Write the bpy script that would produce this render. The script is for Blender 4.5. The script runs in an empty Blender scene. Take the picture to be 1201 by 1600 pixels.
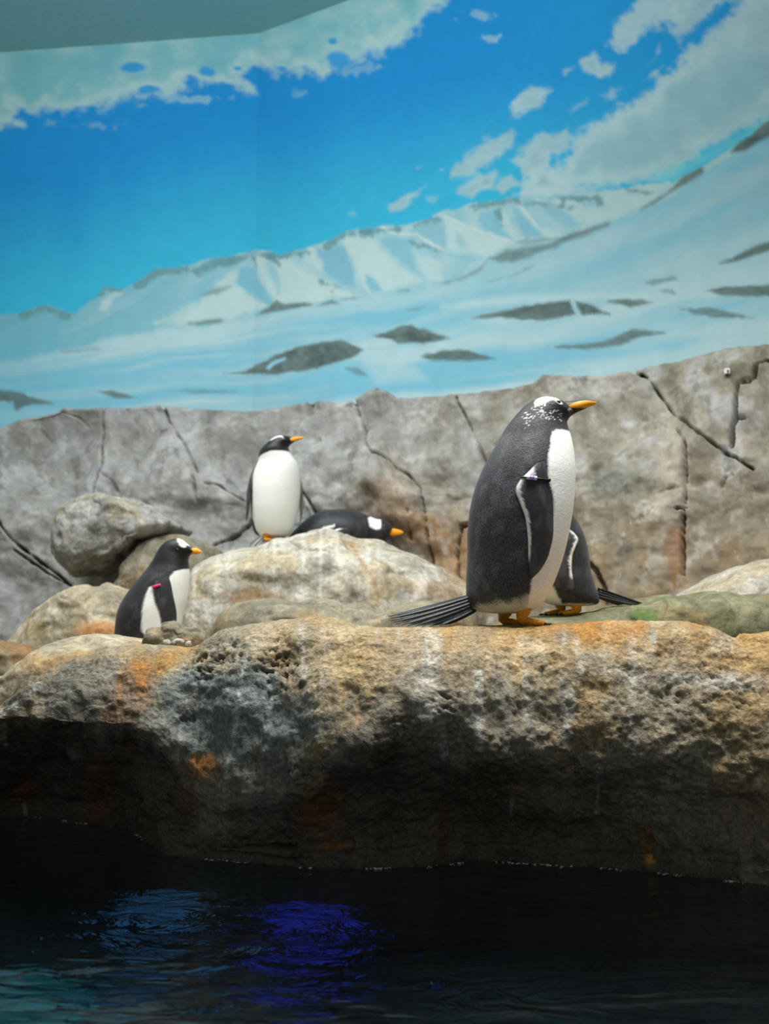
import bpy, math, random
import numpy as np
from mathutils import Vector, Matrix

# ------------------------------------------------------------------ camera
F = 1600.0                       # focal length in pixels of the 1201x1600 frame
HC = 0.6525                      # eye height above the water
PITCH = math.atan(190.0 / F)
SP, CP = math.sin(PITCH), math.cos(PITCH)
scene = bpy.context.scene
COL = scene.collection
cam_data = bpy.data.cameras.new('camera')
cam = bpy.data.objects.new('camera', cam_data)
COL.objects.link(cam)
cam.location = (0, 0, HC)
cam.rotation_euler = (math.pi / 2 + PITCH, 0, 0)
cam_data.sensor_fit = 'VERTICAL'
cam_data.sensor_height = 36.0
cam_data.lens = 36.0 * F / 1600.0
cam_data.clip_start = 0.05
cam_data.dof.use_dof = True
cam_data.dof.focus_distance = 3.02
cam_data.dof.aperture_fstop = 3.2
scene.camera = cam

# ------------------------------------------------------------------ world, lamps, exposure
world = bpy.data.worlds.new('world')
scene.world = world
world.use_nodes = True
world.node_tree.nodes['Background'].inputs[0].default_value = (0.95, 1.0, 0.98, 1)
world.node_tree.nodes['Background'].inputs[1].default_value = 0.25


def area(name, loc, target, size, size_y, power, col=(1, 1, 1), spread=180):
    d = bpy.data.lights.new(name, 'AREA')
    d.shape = 'RECTANGLE'
    d.size, d.size_y, d.energy, d.color = size, size_y, power, col
    d.spread = math.radians(spread)
    o = bpy.data.objects.new(name, d)
    COL.objects.link(o)
    o.location = loc
    o.rotation_euler = (Vector(target) - Vector(loc)).to_track_quat('-Z', 'Y').to_euler()
    return o


area('ceiling_lamp', (1.0, 2.5, 5.05), (0.8, 3.1, 0), 2.4, 1.4, 160, (1.0, 0.985, 0.95), 110)
area('ceiling_lamp', (-1.6, 4.9, 5.05), (-1.4, 5.3, 0), 2.4, 1.2, 84, (1.0, 0.985, 0.95), 120)
area('ceiling_lamp', (-1.7, 3.6, 5.0), (-1.2, 7.8, 2.9), 3.6, 0.6, 150, (0.97, 1.0, 1.0))
scene.view_settings.view_transform = 'Standard'
scene.view_settings.look = 'None'
scene.view_settings.gamma = 1.0
scene.view_settings.use_curve_mapping = False
scene.view_settings.exposure = 0.0


# ------------------------------------------------------------------ pixel <-> place
def at(px, py, Y):
    """Point on the sight line of a pixel at horizontal distance Y (arrays allowed)."""
    a = (px - 600.5) / F
    b = (800.0 - py) / F
    dy = CP - b * SP
    dz = SP + b * CP
    return a / dy * Y, Y + 0 * a, HC + dz / dy * Y


def proj(x, y, z):
    zz = z - HC
    d = y * CP + zz * SP
    d = np.maximum(d, 0.05)
    u = -y * SP + zz * CP
    return 600.5 + F * x / d, 800.0 - F * u / d


def ground_Y(px, py, z):
    """Distance at which the sight line of a pixel meets height z."""
    b = (800.0 - py) / F
    return (z - HC) / (SP + b * CP) * (CP - b * SP)


# ------------------------------------------------------------------ numeric noise
_rng = np.random.RandomState(7)
_T = _rng.rand(4096).astype(np.float64)


def _h(i, j, k):
    return _T[(i * 374761 + j * 668265 + k * 2147483 + ((i * 13) ^ (j * 31) ^ (k * 57)) * 977) & 4095]


def vnoise(x, y, z):
    xi, yi, zi = np.floor(x).astype(np.int64), np.floor(y).astype(np.int64), np.floor(z).astype(np.int64)
    fx, fy, fz = x - xi, y - yi, z - zi
    fx, fy, fz = [t * t * t * (t * (t * 6 - 15) + 10) for t in (fx, fy, fz)]
    r = 0
    for a in (0, 1):
        for b in (0, 1):
            for c in (0, 1):
                w = (fx if a else 1 - fx) * (fy if b else 1 - fy) * (fz if c else 1 - fz)
                r = r + w * _h(xi + a, yi + b, zi + c)
    return r * 2 - 1


def fbm(x, y, z=0.0, octv=4, seed=0.0, gain=0.5):
    x = np.asarray(x, float); y = np.asarray(y, float)
    z = np.asarray(z, float) + 0 * x
    r, a, s, tot = 0, 1.0, 1.0, 0
    for o in range(octv):
        r = r + a * vnoise(x * s + seed * 17.3 + o * 5.1, y * s + seed * 9.7 - o * 3.3, z * s + seed * 3.1 + o * 7.7)
        tot += a; a *= gain; s *= 2.03
    return r / tot * 1.6


def smooth(a, b, x):
    t = np.clip((x - a) / (b - a), 0, 1)
    return t * t * (3 - 2 * t)


def lin(c):
    c = np.asarray(c, float) / 255.0
    return np.where(c <= 0.04045, c / 12.92, ((c + 0.055) / 1.055) ** 2.4)


def mixc(col, c, m):
    return col * (1 - m[:, None]) + np.asarray(c, float)[None, :] * m[:, None]


def interp(c, pts):
    p = np.array(pts, float)
    return np.interp(c, p[:, 0], p[:, 1])


def sinterp(c, pts):
    """Smooth (monotone-ish cubic) interpolation through points."""
    p = np.array(pts, float)
    xs, ys = p[:, 0], p[:, 1]
    h = np.diff(xs)
    dl = np.diff(ys) / h
    m = np.zeros_like(ys)
    m[1:-1] = np.where(dl[:-1] * dl[1:] > 0, 2 * dl[:-1] * dl[1:] / (dl[:-1] + dl[1:] + 1e-12), 0)
    m[0], m[-1] = dl[0], dl[-1]
    c = np.asarray(c, float)
    i = np.clip(np.searchsorted(xs, c) - 1, 0, len(xs) - 2)
    t = (c - xs[i]) / h[i]
    tc = np.clip(t, 0, 1)
    h00 = 2 * tc**3 - 3 * tc**2 + 1; h10 = tc**3 - 2 * tc**2 + tc
    h01 = -2 * tc**3 + 3 * tc**2; h11 = tc**3 - tc**2
    return h00 * ys[i] + h10 * h[i] * m[i] + h01 * ys[i + 1] + h11 * h[i] * m[i + 1]


def seg_dist(x, y, pts, closed=False):
    d = np.full(x.shape, 1e9)
    n = len(pts)
    for i in range(n if closed else n - 1):
        ax, ay = pts[i]; bx, by = pts[(i + 1) % n]
        vx, vy = bx - ax, by - ay
        L = vx * vx + vy * vy + 1e-9
        t = np.clip(((x - ax) * vx + (y - ay) * vy) / L, 0, 1)
        d = np.minimum(d, np.hypot(x - ax - t * vx, y - ay - t * vy))
    return d


def poly_sd(x, y, pts):
    """Signed distance to a polygon, positive inside."""
    ins = np.zeros(x.shape, bool)
    n = len(pts)
    for i in range(n):
        ax, ay = pts[i]; bx, by = pts[(i + 1) % n]
        if ay == by:
            continue
        c = ((ay > y) != (by > y)) & (x < (bx - ax) * (y - ay) / (by - ay) + ax)
        ins ^= c
    d = seg_dist(x, y, pts, True)
    return np.where(ins, d, -d)


def pmask(x, y, pts, soft=2.0, rag=None):
    """Mask of a polygon with soft, optionally ragged, edges."""
    P = np.array(pts, float)
    pad = soft * 2 + 40
    sel = (x > P[:, 0].min() - pad) & (x < P[:, 0].max() + pad) & (y > P[:, 1].min() - pad) & (y < P[:, 1].max() + pad)
    m = np.zeros(x.shape)
    if sel.any():
        sd = poly_sd(x[sel], y[sel], pts)
        if rag is not None:
            sd = sd + rag[sel]
        m[sel] = smooth(-soft, soft, sd)
    return m


def smask(x, y, pts, w, soft=2.0, rag=None):
    P = np.array(pts, float)
    pad = w + soft + 40
    sel = (x > P[:, 0].min() - pad) & (x < P[:, 0].max() + pad) & (y > P[:, 1].min() - pad) & (y < P[:, 1].max() + pad)
    m = np.zeros(x.shape)
    if sel.any():
        d = seg_dist(x[sel], y[sel], pts)
        if rag is not None:
            d = d + rag[sel]
        m[sel] = 1 - smooth(w - soft, w + soft, d)
    return m


# ------------------------------------------------------------------ mesh helpers
def mesh_from(name, verts, faces, col=None, smooth_shade=True):
    me = bpy.data.meshes.new(name)
    verts = np.asarray(verts, np.float32)
    me.vertices.add(len(verts))
    me.vertices.foreach_set('co', verts.ravel())
    if isinstance(faces, np.ndarray):
        k = faces.shape[1]
        tot = np.full(len(faces), k, np.int32)
        flat = faces.ravel().astype(np.int32)
    else:
        tot = np.array([len(f) for f in faces], np.int32)
        flat = np.array([i for f in faces for i in f], np.int32)
    me.loops.add(len(flat))
    me.loops.foreach_set('vertex_index', flat)
    me.polygons.add(len(tot))
    st = np.concatenate(([0], np.cumsum(tot)[:-1])).astype(np.int32)
    me.polygons.foreach_set('loop_start', st)
    me.polygons.foreach_set('loop_total', tot)
    me.polygons.foreach_set('use_smooth', np.full(len(tot), smooth_shade, bool))
    if col is not None:
        a = me.color_attributes.new('Col', 'FLOAT_COLOR', 'POINT')
        c4 = np.ones((len(verts), 4), np.float32)
        c4[:, :3] = np.clip(col, 0, 1)
        a.data.foreach_set('color', c4.ravel())
    me.update(calc_edges=True)
    me.validate()
    return me


def obj(name, me, mat, parent=None, loc=None):
    o = bpy.data.objects.new(name, me)
    COL.objects.link(o)
    if mat is not None:
        me.materials.clear()
        me.materials.append(mat)
    if parent is not None:
        o.parent = parent
    if loc is not None:
        o.location = loc
    return o


def tag(o, label=None, cat=None, group=None, kind=None):
    for k, v in (('label', label), ('category', cat), ('group', group), ('kind', kind)):
        if v:
            o[k] = v
    return o


def grid_faces(nr, nc, wrap=False):
    r = np.arange(nr - 1)[:, None]
    c = np.arange(nc if wrap else nc - 1)[None, :]
    c2 = (c + 1) % nc
    a = r * nc + c; b = r * nc + c2; d = (r + 1) * nc + c2; e = (r + 1) * nc + c
    return np.stack([a, b, d, e], -1).reshape(-1, 4)


def grid_normals(G):
    """Normals of a (rows, cols, 3) grid of points."""
    du = np.gradient(G, axis=1); dv = np.gradient(G, axis=0)
    n = np.cross(du, dv)
    return n / (np.linalg.norm(n, axis=2, keepdims=True) + 1e-9)


def empty(name, loc=(0, 0, 0), rz=0.0):
    o = bpy.data.objects.new(name, None)
    COL.objects.link(o)
    o.location = loc
    o.rotation_euler = (0, 0, rz)
    o.empty_display_size = 0.1
    return o


# ------------------------------------------------------------------ materials
def new_mat(name):
    m = bpy.data.materials.new(name)
    m.use_nodes = True
    nt = m.node_tree
    b = nt.nodes['Principled BSDF']
    return m, nt, b


def nd(nt, t, **kw):
    n = nt.nodes.new(t)
    for k, v in kw.items():
        setattr(n, k, v)
    return n


def noise(nt, scale, detail=4, rough=0.55, vec=None, dist=0.0):
    n = nd(nt, 'ShaderNodeTexNoise')
    n.inputs['Scale'].default_value = scale
    n.inputs['Detail'].default_value = detail
    n.inputs['Roughness'].default_value = rough
    n.inputs['Distortion'].default_value = dist
    if vec is not None:
        nt.links.new(vec, n.inputs['Vector'])
    return n


def ramp(nt, fac, stops):
    r = nd(nt, 'ShaderNodeValToRGB')
    el = r.color_ramp.elements
    while len(el) < len(stops):
        el.new(0.5)
    for e, (p, c) in zip(el, stops):
        e.position = p
        e.color = (c, c, c, 1) if isinstance(c, (int, float)) else (*c, 1)
    nt.links.new(fac, r.inputs[0])
    return r


def mul(nt, a, b, fac=1.0):
    m = nd(nt, 'ShaderNodeMix', data_type='RGBA', blend_type='MULTIPLY')
    m.inputs[0].default_value = fac
    nt.links.new(a, m.inputs[6])
    nt.links.new(b, m.inputs[7])
    return m.outputs[2]


def rock_mat(name, grain=60.0, lo=0.72, hi=1.28, bump=0.5, bdist=0.006, rough=0.82, spec=0.3, wet=None):
    m, nt, b = new_mat(name)
    co = nd(nt, 'ShaderNodeTexCoord').outputs['Object']
    at_ = nd(nt, 'ShaderNodeVertexColor', layer_name='Col').outputs[0]
    n1 = noise(nt, grain, 5, 0.65, co)
    n2 = noise(nt, grain * 0.18, 5, 0.6, co, 0.4)
    r1 = ramp(nt, n1.outputs[0], [(0.3, lo), (0.7, hi)])
    r2 = ramp(nt, n2.outputs[0], [(0.3, 0.86), (0.7, 1.12)])
    c = mul(nt, mul(nt, at_, r1.outputs[0]), r2.outputs[0])
    nt.links.new(c, b.inputs['Base Color'])
    b.inputs['Roughness'].default_value = rough
    b.inputs['Specular IOR Level'].default_value = spec
    if wet is not None:                     # dark zone with its algae stays wet and shiny
        bw = nd(nt, 'ShaderNodeRGBToBW'); nt.links.new(at_, bw.inputs[0])
        nt.links.new(ramp(nt, bw.outputs[0], [(0.03, wet), (0.16, rough)]).outputs[0], b.inputs['Roughness'])
    v = nd(nt, 'ShaderNodeTexVoronoi')
    v.inputs['Scale'].default_value = grain * 0.7
    nt.links.new(co, v.inputs['Vector'])
    s = nd(nt, 'ShaderNodeMath', operation='ADD')
    k = nd(nt, 'ShaderNodeMath', operation='MULTIPLY')
    k.inputs[1].default_value = 0.5
    nt.links.new(v.outputs['Distance'], k.inputs[0])
    nt.links.new(n1.outputs[0], s.inputs[0]); nt.links.new(k.outputs[0], s.inputs[1])
    bp = nd(nt, 'ShaderNodeBump')
    bp.inputs['Strength'].default_value = bump
    bp.inputs['Distance'].default_value = bdist
    nt.links.new(s.outputs[0], bp.inputs['Height'])
    nt.links.new(bp.outputs[0], b.inputs['Normal'])
    return m


def plain_mat(name, col, rough=0.5, spec=0.5, var=0.15, scale=80.0, bump=0.0, metal=0.0):
    m, nt, b = new_mat(name)
    co = nd(nt, 'ShaderNodeTexCoord').outputs['Object']
    n = noise(nt, scale, 4, 0.6, co)
    r = ramp(nt, n.outputs[0], [(0.3, tuple(x * (1 - var) for x in col)), (0.7, tuple(min(1, x * (1 + var)) for x in col))])
    nt.links.new(r.outputs[0], b.inputs['Base Color'])
    b.inputs['Roughness'].default_value = rough
    b.inputs['Specular IOR Level'].default_value = spec
    b.inputs['Metallic'].default_value = metal
    if bump:
        bp = nd(nt, 'ShaderNodeBump')
        bp.inputs['Strength'].default_value = bump
        bp.inputs['Distance'].default_value = 0.002
        nt.links.new(n.outputs[0], bp.inputs['Height'])
        nt.links.new(bp.outputs[0], b.inputs['Normal'])
    return m


def feather_mat(name, scale=260.0, lo=0.55, hi=1.9, bump=0.6, stretch=0.45):
    m, nt, b = new_mat(name)
    tc = nd(nt, 'ShaderNodeTexCoord')
    mp = nd(nt, 'ShaderNodeMapping')
    mp.inputs['Scale'].default_value = (1, 1, stretch)
    nt.links.new(tc.outputs['Object'], mp.inputs[0])
    co = mp.outputs[0]
    at_ = nd(nt, 'ShaderNodeVertexColor', layer_name='Col').outputs[0]
    v = nd(nt, 'ShaderNodeTexVoronoi')
    v.inputs['Scale'].default_value = scale
    nt.links.new(co, v.inputs['Vector'])
    n = noise(nt, scale * 0.8, 3, 0.6, co)
    a = nd(nt, 'ShaderNodeMath', operation='ADD')
    k = nd(nt, 'ShaderNodeMath', operation='MULTIPLY'); k.inputs[1].default_value = 0.6
    nt.links.new(v.outputs['Distance'], k.inputs[0])
    nt.links.new(n.outputs[0], a.inputs[0]); nt.links.new(k.outputs[0], a.inputs[1])
    r = ramp(nt, a.outputs[0], [(0.55, lo), (0.95, hi)])  # light speckle paints the glint of feather edges into the colour
    # white plumage takes little of the speckle
    bw = nd(nt, 'ShaderNodeRGBToBW'); nt.links.new(at_, bw.inputs[0])
    f = ramp(nt, bw.outputs[0], [(0.1, 1.0), (0.5, 0.12)])
    mm = nd(nt, 'ShaderNodeMix', data_type='RGBA', blend_type='MULTIPLY')
    nt.links.new(f.outputs[0], mm.inputs[0]); nt.links.new(at_, mm.inputs[6]); nt.links.new(r.outputs[0], mm.inputs[7])
    nt.links.new(mm.outputs[2], b.inputs['Base Color'])
    b.inputs['Roughness'].default_value = 0.5
    b.inputs['Specular IOR Level'].default_value = 0.32
    b.inputs['Sheen Weight'].default_value = 0.06
    bp = nd(nt, 'ShaderNodeBump')
    nt.links.new(ramp(nt, bw.outputs[0], [(0.1, bump), (0.5, bump * 0.3)]).outputs[0], bp.inputs['Strength'])
    bp.inputs['Distance'].default_value = 0.003
    nt.links.new(a.outputs[0], bp.inputs['Height'])
    nt.links.new(bp.outputs[0], b.inputs['Normal'])
    return m


def mural_mat():
    m, nt, b = new_mat('painted_mural')
    co = nd(nt, 'ShaderNodeTexCoord').outputs['Object']
    at_ = nd(nt, 'ShaderNodeVertexColor', layer_name='Col').outputs[0]
    n = noise(nt, 9.0, 6, 0.7, co)
    r = ramp(nt, n.outputs[0], [(0.3, 0.95), (0.7, 1.05)])
    nt.links.new(mul(nt, at_, r.outputs[0]), b.inputs['Base Color'])
    b.inputs['Roughness'].default_value = 0.8
    b.inputs['Specular IOR Level'].default_value = 0.15
    return m


M = {
    'mural': mural_mat(),
    'ledge': rock_mat('wet_concrete_rock', 85.0, 0.45, 1.6, 0.9, 0.009, 0.78, 0.35, 0.36),
    'rockwall': rock_mat('carved_rockwork', 26.0, 0.86, 1.14, 0.4, 0.012, 0.85, 0.2),
    'boulder': rock_mat('worn_boulder', 42.0, 0.68, 1.32, 0.7, 0.010, 0.8, 0.25),
    'ground': rock_mat('ground_rock', 30.0, 0.8, 1.2, 0.5, 0.01, 0.85, 0.2),
    'feather': feather_mat('penguin_plumage', 430.0, 0.3, 2.5, 0.28, 0.4),
    'feather_far': feather_mat('penguin_plumage_smooth', 160.0, 0.6, 1.15, 0.22),
    'flipper': feather_mat('flipper_plumage', 500.0, 0.8, 1.25, 0.2),
    'bill': feather_mat('bill_horn', 300.0, 0.95, 1.06, 0.08),
    'foot': plain_mat('orange_foot_skin', tuple(lin((205, 140, 30))), 0.6, 0.3, 0.35, 160, 0.6),
    'claw': plain_mat('dark_claw', (0.015, 0.013, 0.012), 0.4),
    'eye': plain_mat('dark_eye', (0.006, 0.005, 0.005), 0.12, 0.6),
    'lid': plain_mat('white_eye_ring', (0.7, 0.7, 0.68), 0.6),
    'quill': plain_mat('black_tail_quill', (0.012, 0.012, 0.013), 0.38, 0.5, 0.3, 120, 0.3),
    'band_black': plain_mat('black_band_plastic', (0.008, 0.008, 0.01), 0.3),
    'bead_white': plain_mat('white_bead', (0.75, 0.73, 0.75), 0.35),
    'bead_purple': plain_mat('purple_bead', tuple(lin((160, 130, 205))), 0.35),
    'band_pink': plain_mat('pink_band', tuple(lin((225, 40, 110))), 0.4),
    'band_green': plain_mat('green_band', tuple(lin((20, 130, 100))), 0.4),
    'ceiling': plain_mat('ceiling_paint', tuple(lin((138, 186, 188))), 0.9, 0.1, 0.06, 30.0),
    'plastic': plain_mat('white_plastic', (0.78, 0.78, 0.78), 0.4),
    'dark': plain_mat('dark_plastic', (0.02, 0.02, 0.02), 0.4),
    'basin': plain_mat('pool_basin_paint', (0.03, 0.04, 0.045), 0.7, 0.2, 0.6, 2.2),
    'foam': plain_mat('water_foam', (0.75, 0.78, 0.8), 0.5),
}


def water_mat():
    m = bpy.data.materials.new('pool_water')
    m.use_nodes = True
    nt = m.node_tree
    nt.nodes.clear()
    out = nd(nt, 'ShaderNodeOutputMaterial')
    co = nd(nt, 'ShaderNodeTexCoord').outputs['Object']
    mp = nd(nt, 'ShaderNodeMapping')
    mp.inputs['Scale'].default_value = (0.8, 1.6, 1)
    nt.links.new(co, mp.inputs[0])
    n = noise(nt, 5.0, 3, 0.5, mp.outputs[0], 0.8)
    bp = nd(nt, 'ShaderNodeBump')
    bp.inputs['Strength'].default_value = 0.4
    bp.inputs['Distance'].default_value = 0.02
    nt.links.new(n.outputs[0], bp.inputs['Height'])
    rf = nd(nt, 'ShaderNodeBsdfRefraction'); rf.inputs['IOR'].default_value = 1.33
    rf.inputs['Roughness'].default_value = 0.05
    rf.inputs['Color'].default_value = (0.55, 0.75, 0.85, 1)
    gl = nd(nt, 'ShaderNodeBsdfGlossy'); gl.inputs['Roughness'].default_value = 0.04
    fr = nd(nt, 'ShaderNodeFresnel'); fr.inputs['IOR'].default_value = 1.33
    b2 = nd(nt, 'ShaderNodeBump')
    b2.inputs['Strength'].default_value = 1.0
    b2.inputs['Distance'].default_value = 0.06
    n2 = noise(nt, 7.0, 4, 0.6, mp.outputs[0], 1.2)
    nt.links.new(n2.outputs[0], b2.inputs['Height'])
    nt.links.new(b2.outputs[0], rf.inputs['Normal'])
    for s in (gl, fr):
        nt.links.new(bp.outputs[0], s.inputs['Normal'])
    mx = nd(nt, 'ShaderNodeMixShader')
    nt.links.new(fr.outputs[0], mx.inputs[0]); nt.links.new(rf.outputs[0], mx.inputs[1]); nt.links.new(gl.outputs[0], mx.inputs[2])
    nt.links.new(mx.outputs[0], out.inputs[0])
    return m


M['water'] = water_mat()

# ------------------------------------------------------------------ the mural walls: plan
SEAM_PX, Y_SEAM = 402.0, 7.8
_, _, Z_CEIL = at(SEAM_PX, 52.0, Y_SEAM)
X_SEAM = float(at(SEAM_PX, 200.0, Y_SEAM)[0])


def ceil_point(px, py):
    Y = ground_Y(px, py, Z_CEIL)
    return float(at(px, py, Y)[0]), float(Y)


XL, YL = ceil_point(0.0, 82.0)
XR, YR = ceil_point(545.0, 0.0)
SL = (YL - Y_SEAM) / (XL - X_SEAM)      # slope of the left wall in plan
SR = (YR - Y_SEAM) / (XR - X_SEAM)      # slope of the right wall in plan


def wall_Y(x):
    return np.where(x < X_SEAM, Y_SEAM + SL * (x - X_SEAM), Y_SEAM + SR * (x - X_SEAM))


# ------------------------------------------------------------------ the mural painting
SKYLINE = [(-400, 505), (-100, 500), (0, 492), (40, 487), (70, 477), (100, 487), (118, 489), (140, 470), (165, 447), (190, 453), (215, 440),
           (245, 419), (290, 417), (330, 403), (400, 391), (440, 397), (480, 389), (510, 378), (540, 361), (600, 354), (645, 350),
           (690, 333), (740, 318), (800, 308), (850, 312), (900, 300), (960, 296), (1010, 288), (1050, 285), (1100, 258), (1150, 228),
           (1201, 190), (1300, 130), (1500, 20), (1900, -150)]
FOOT = [(-400, 560), (0, 562), (100, 545), (200, 520), (300, 508), (400, 493), (480, 478), (560, 463), (640, 452), (700, 438), (760, 412), (830, 395),
        (900, 370), (960, 345), (1000, 328), (1050, 302), (1100, 268), (1150, 238), (1201, 203), (1300, 140), (1500, 30), (1900, -140)]


def paint_mural(px, py):
    n1 = fbm(px / 60, py / 45, 0, 5, 1)
    n0 = fbm(px / 9, py / 8, 0, 3, 10)
    n2 = fbm(px / 22, py / 18, 0, 4, 2)
    n3 = fbm(px / 140, py / 90, 0, 4, 3)
    sky = interp(px, SKYLINE)
    up = sky - py
    col = np.zeros((len(px), 3)) + lin((27, 132, 196))
    t = smooth(230, 0, up)
    col = mixc(col, lin((58, 178, 208)), t * 0.85)
    col = mixc(col, lin((36, 150, 205)), smooth(700, 1000, px) * 0.5 * smooth(40, 160, up))
    # clouds
    def cloud(pts, soft=6, rag=14, lo=(142, 178, 186), hi=(172, 196, 198), amt=0.88, shade=(112, 158, 170)):
        nonlocal col
        rg = n1 * rag + n2 * rag * 0.7 + n0 * rag * 0.45
        m = pmask(px, py, pts, soft * 1.5, rg)
        inner = pmask(px, py, pts, 26, rg - 24)
        body = lin(hi)[None, :] * np.ones((len(px), 1))
        body = mixc(body, lin(lo), np.clip(0.55 * inner + 0.35 * n2 + 0.25, 0, 1))
        body = mixc(body, lin(shade), np.clip(inner * (0.55 + 0.9 * n1), 0, 1))
        k = (m * amt)[:, None]
        col = col * (1 - k) + body * k
    cloud([(-500, -400), (760, -400), (712, -10), (690, 8), (660, 22), (640, 42), (618, 70), (598, 84), (578, 82), (555, 84), (530, 98), (505, 116),
           (480, 108), (450, 112), (420, 108), (398, 104), (372, 118), (392, 136), (372, 136), (345, 130), (320, 128), (295, 124), (268, 142),
           (240, 150), (205, 158), (180, 160), (150, 163), (110, 168), (60, 166), (26, 168), (24, 182), (34, 196), (0, 200), (-500, 220)],
          7, 10, (130, 180, 184), (172, 198, 194), 0.94, (112, 172, 178))
    for (hx, hy, w, h) in ((208, 106, 20, 8), (322, 111, 15, 10), (232, 140, 15, 6), (520, 64, 6, 5), (530, 95, 18, 14), (372, 107, 8, 4), (442, 107, 10, 5)):
        m = smooth(1.25, 0.55, np.hypot((px - hx) / w, (py - hy) / h) + 0.35 * n2)
        col = mixc(col, lin((34, 140, 200)), m * 0.9)
    for (wx, wy, w, h, a) in ((300, 155, 45, 6, 0.55), (150, 196, 26, 7, 0.3), (88, 192, 14, 5, 0.3), (220, 166, 12, 5, 0.4), (745, 24, 22, 7, 0.5), (765, 60, 14, 5, 0.6), (560, 108, 26, 9, 0.4), (465, 147, 14, 6, 0.3),
                              (888, 110, 8, 6, 0.6), (905, 165, 10, 8, 0.35), (765, 190, 8, 5, 0.3), (675, 310, 9, 6, 0.4), (655, 262, 6, 4, 0.4), (690, 265, 6, 3, 0.4), (550, 333, 8, 4, 0.3)):
        m = smooth(1.3, 0.3, np.hypot((px - wx + (py - wy) * 0.8) / w, (py - wy) / h) + 0.7 * n2 + 0.6 * n0)
        col = mixc(col, lin((160, 192, 196)), m * a * 0.9)
    cloud([(808, 304), (835, 272), (872, 262), (892, 240), (900, 214), (925, 190), (950, 168), (990, 150), (1008, 134), (1040, 110), (1080, 76), (1112, 48),
           (1150, 8), (1185, -22), (1300, -120), (1500, -300), (1900, -300), (1900, -130), (1500, 0), (1300, 110), (1201, 176), (1150, 205), (1080, 248), (1010, 282), (960, 292), (900, 298), (850, 306)],
          8, 12, (156, 189, 195), (176, 200, 200), 0.93, (142, 181, 189))
    cloud([(960, 70), (962, 45), (975, 18), (990, 0), (1010, -30), (1110, -30), (1085, 16), (1062, 44), (1034, 40), (1010, 46), (992, 70), (972, 86)], 5, 9, (150, 186, 192))
    cloud([(1040, 0), (1200, -60), (1180, -10), (1130, 10), (1090, 40), (1060, 60), (1050, 50)], 6, 10, (150, 186, 192), amt=0.8)
    cloud([(910, 92), (928, 88), (938, 104), (962, 100), (956, 118), (936, 122), (916, 110)], 4, 5)
    cloud([(796, 160), (815, 146), (836, 136), (862, 142), (842, 164), (805, 180)], 4, 6)
    cloud([(708, 272), (725, 246), (760, 226), (798, 213), (794, 232), (760, 256), (730, 270)], 5, 7)
    cloud([(720, 298), (745, 280), (772, 273), (766, 292), (738, 304)], 5, 6)
    cloud([(780, 288), (798, 275), (804, 284), (784, 300)], 4, 4)
    cloud([(800, 252), (828, 222), (852, 210), (868, 215), (888, 196), (886, 236), (850, 256), (820, 272)], 5, 8)
    cloud([(610, 326), (634, 302), (666, 287), (656, 305), (626, 326)], 4, 6)
    cloud([(1004, 108), (1022, 86), (1030, 68), (1032, 84), (1016, 104)], 4, 4, amt=0.7)
    cloud([(936, 150), (955, 132), (975, 138), (955, 160)], 4, 6, amt=0.7)
    cloud([(1000, 128), (1020, 105), (1038, 100), (1030, 125)], 4, 5, amt=0.7)
    cloud([(820, 300), (840, 268), (868, 262), (880, 280), (900, 300)], 8, 8, (165, 196, 200), (190, 206, 206), 0.6)
    # cyan strip of sky between the cloud and the right-hand slope
    m = pmask(px, py, [(1000, 284), (1080, 248), (1150, 212), (1210, 182), (1300, 120), (1300, 132), (1201, 194), (1150, 232), (1090, 262), (1045, 282)], 10, n1 * 4)
    col = mixc(col, lin((108, 196, 206)), m * 0.7)
    # ---------------- mountains and snow
    foot = sinterp(px, FOOT)
    nf = fbm(px / 8, py / 8, 0, 3, 4)
    land = smooth(-2.5, 2.5, py - sky + n2 * 2.5 + nf * 2)
    snow = np.zeros_like(col) + lin((148, 188, 197))
    w = px + 0.55 * (py - 400) + 14 * n1
    fold = fbm(w / 34, py / 150, 0, 3, 5)
    snow = mixc(snow, lin((124, 177, 192)), smooth(0.0, 0.6, fold) * 0.6)
    snow = mixc(snow, lin((168, 196, 199)), smooth(0.0, -0.55, fold) * 0.6)
    lw = py + 0.52 * px                     # long slopes of the far left shoulder
    sl = fbm(lw / 26, px / 300, 0, 3, 6)
    lf = smooth(360, 250, px)
    snow = mixc(snow, lin((112, 172, 188)), lf * 0.8)
    snow = mixc(snow, lin((146, 186, 194)), lf * smooth(0.0, 0.5, sl) * 0.8)
    snow = mixc(snow, lin((100, 168, 188)), smooth(160, 20, px) * 0.6)
    WH = (176, 200, 200); BL = (116, 176, 195)
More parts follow.
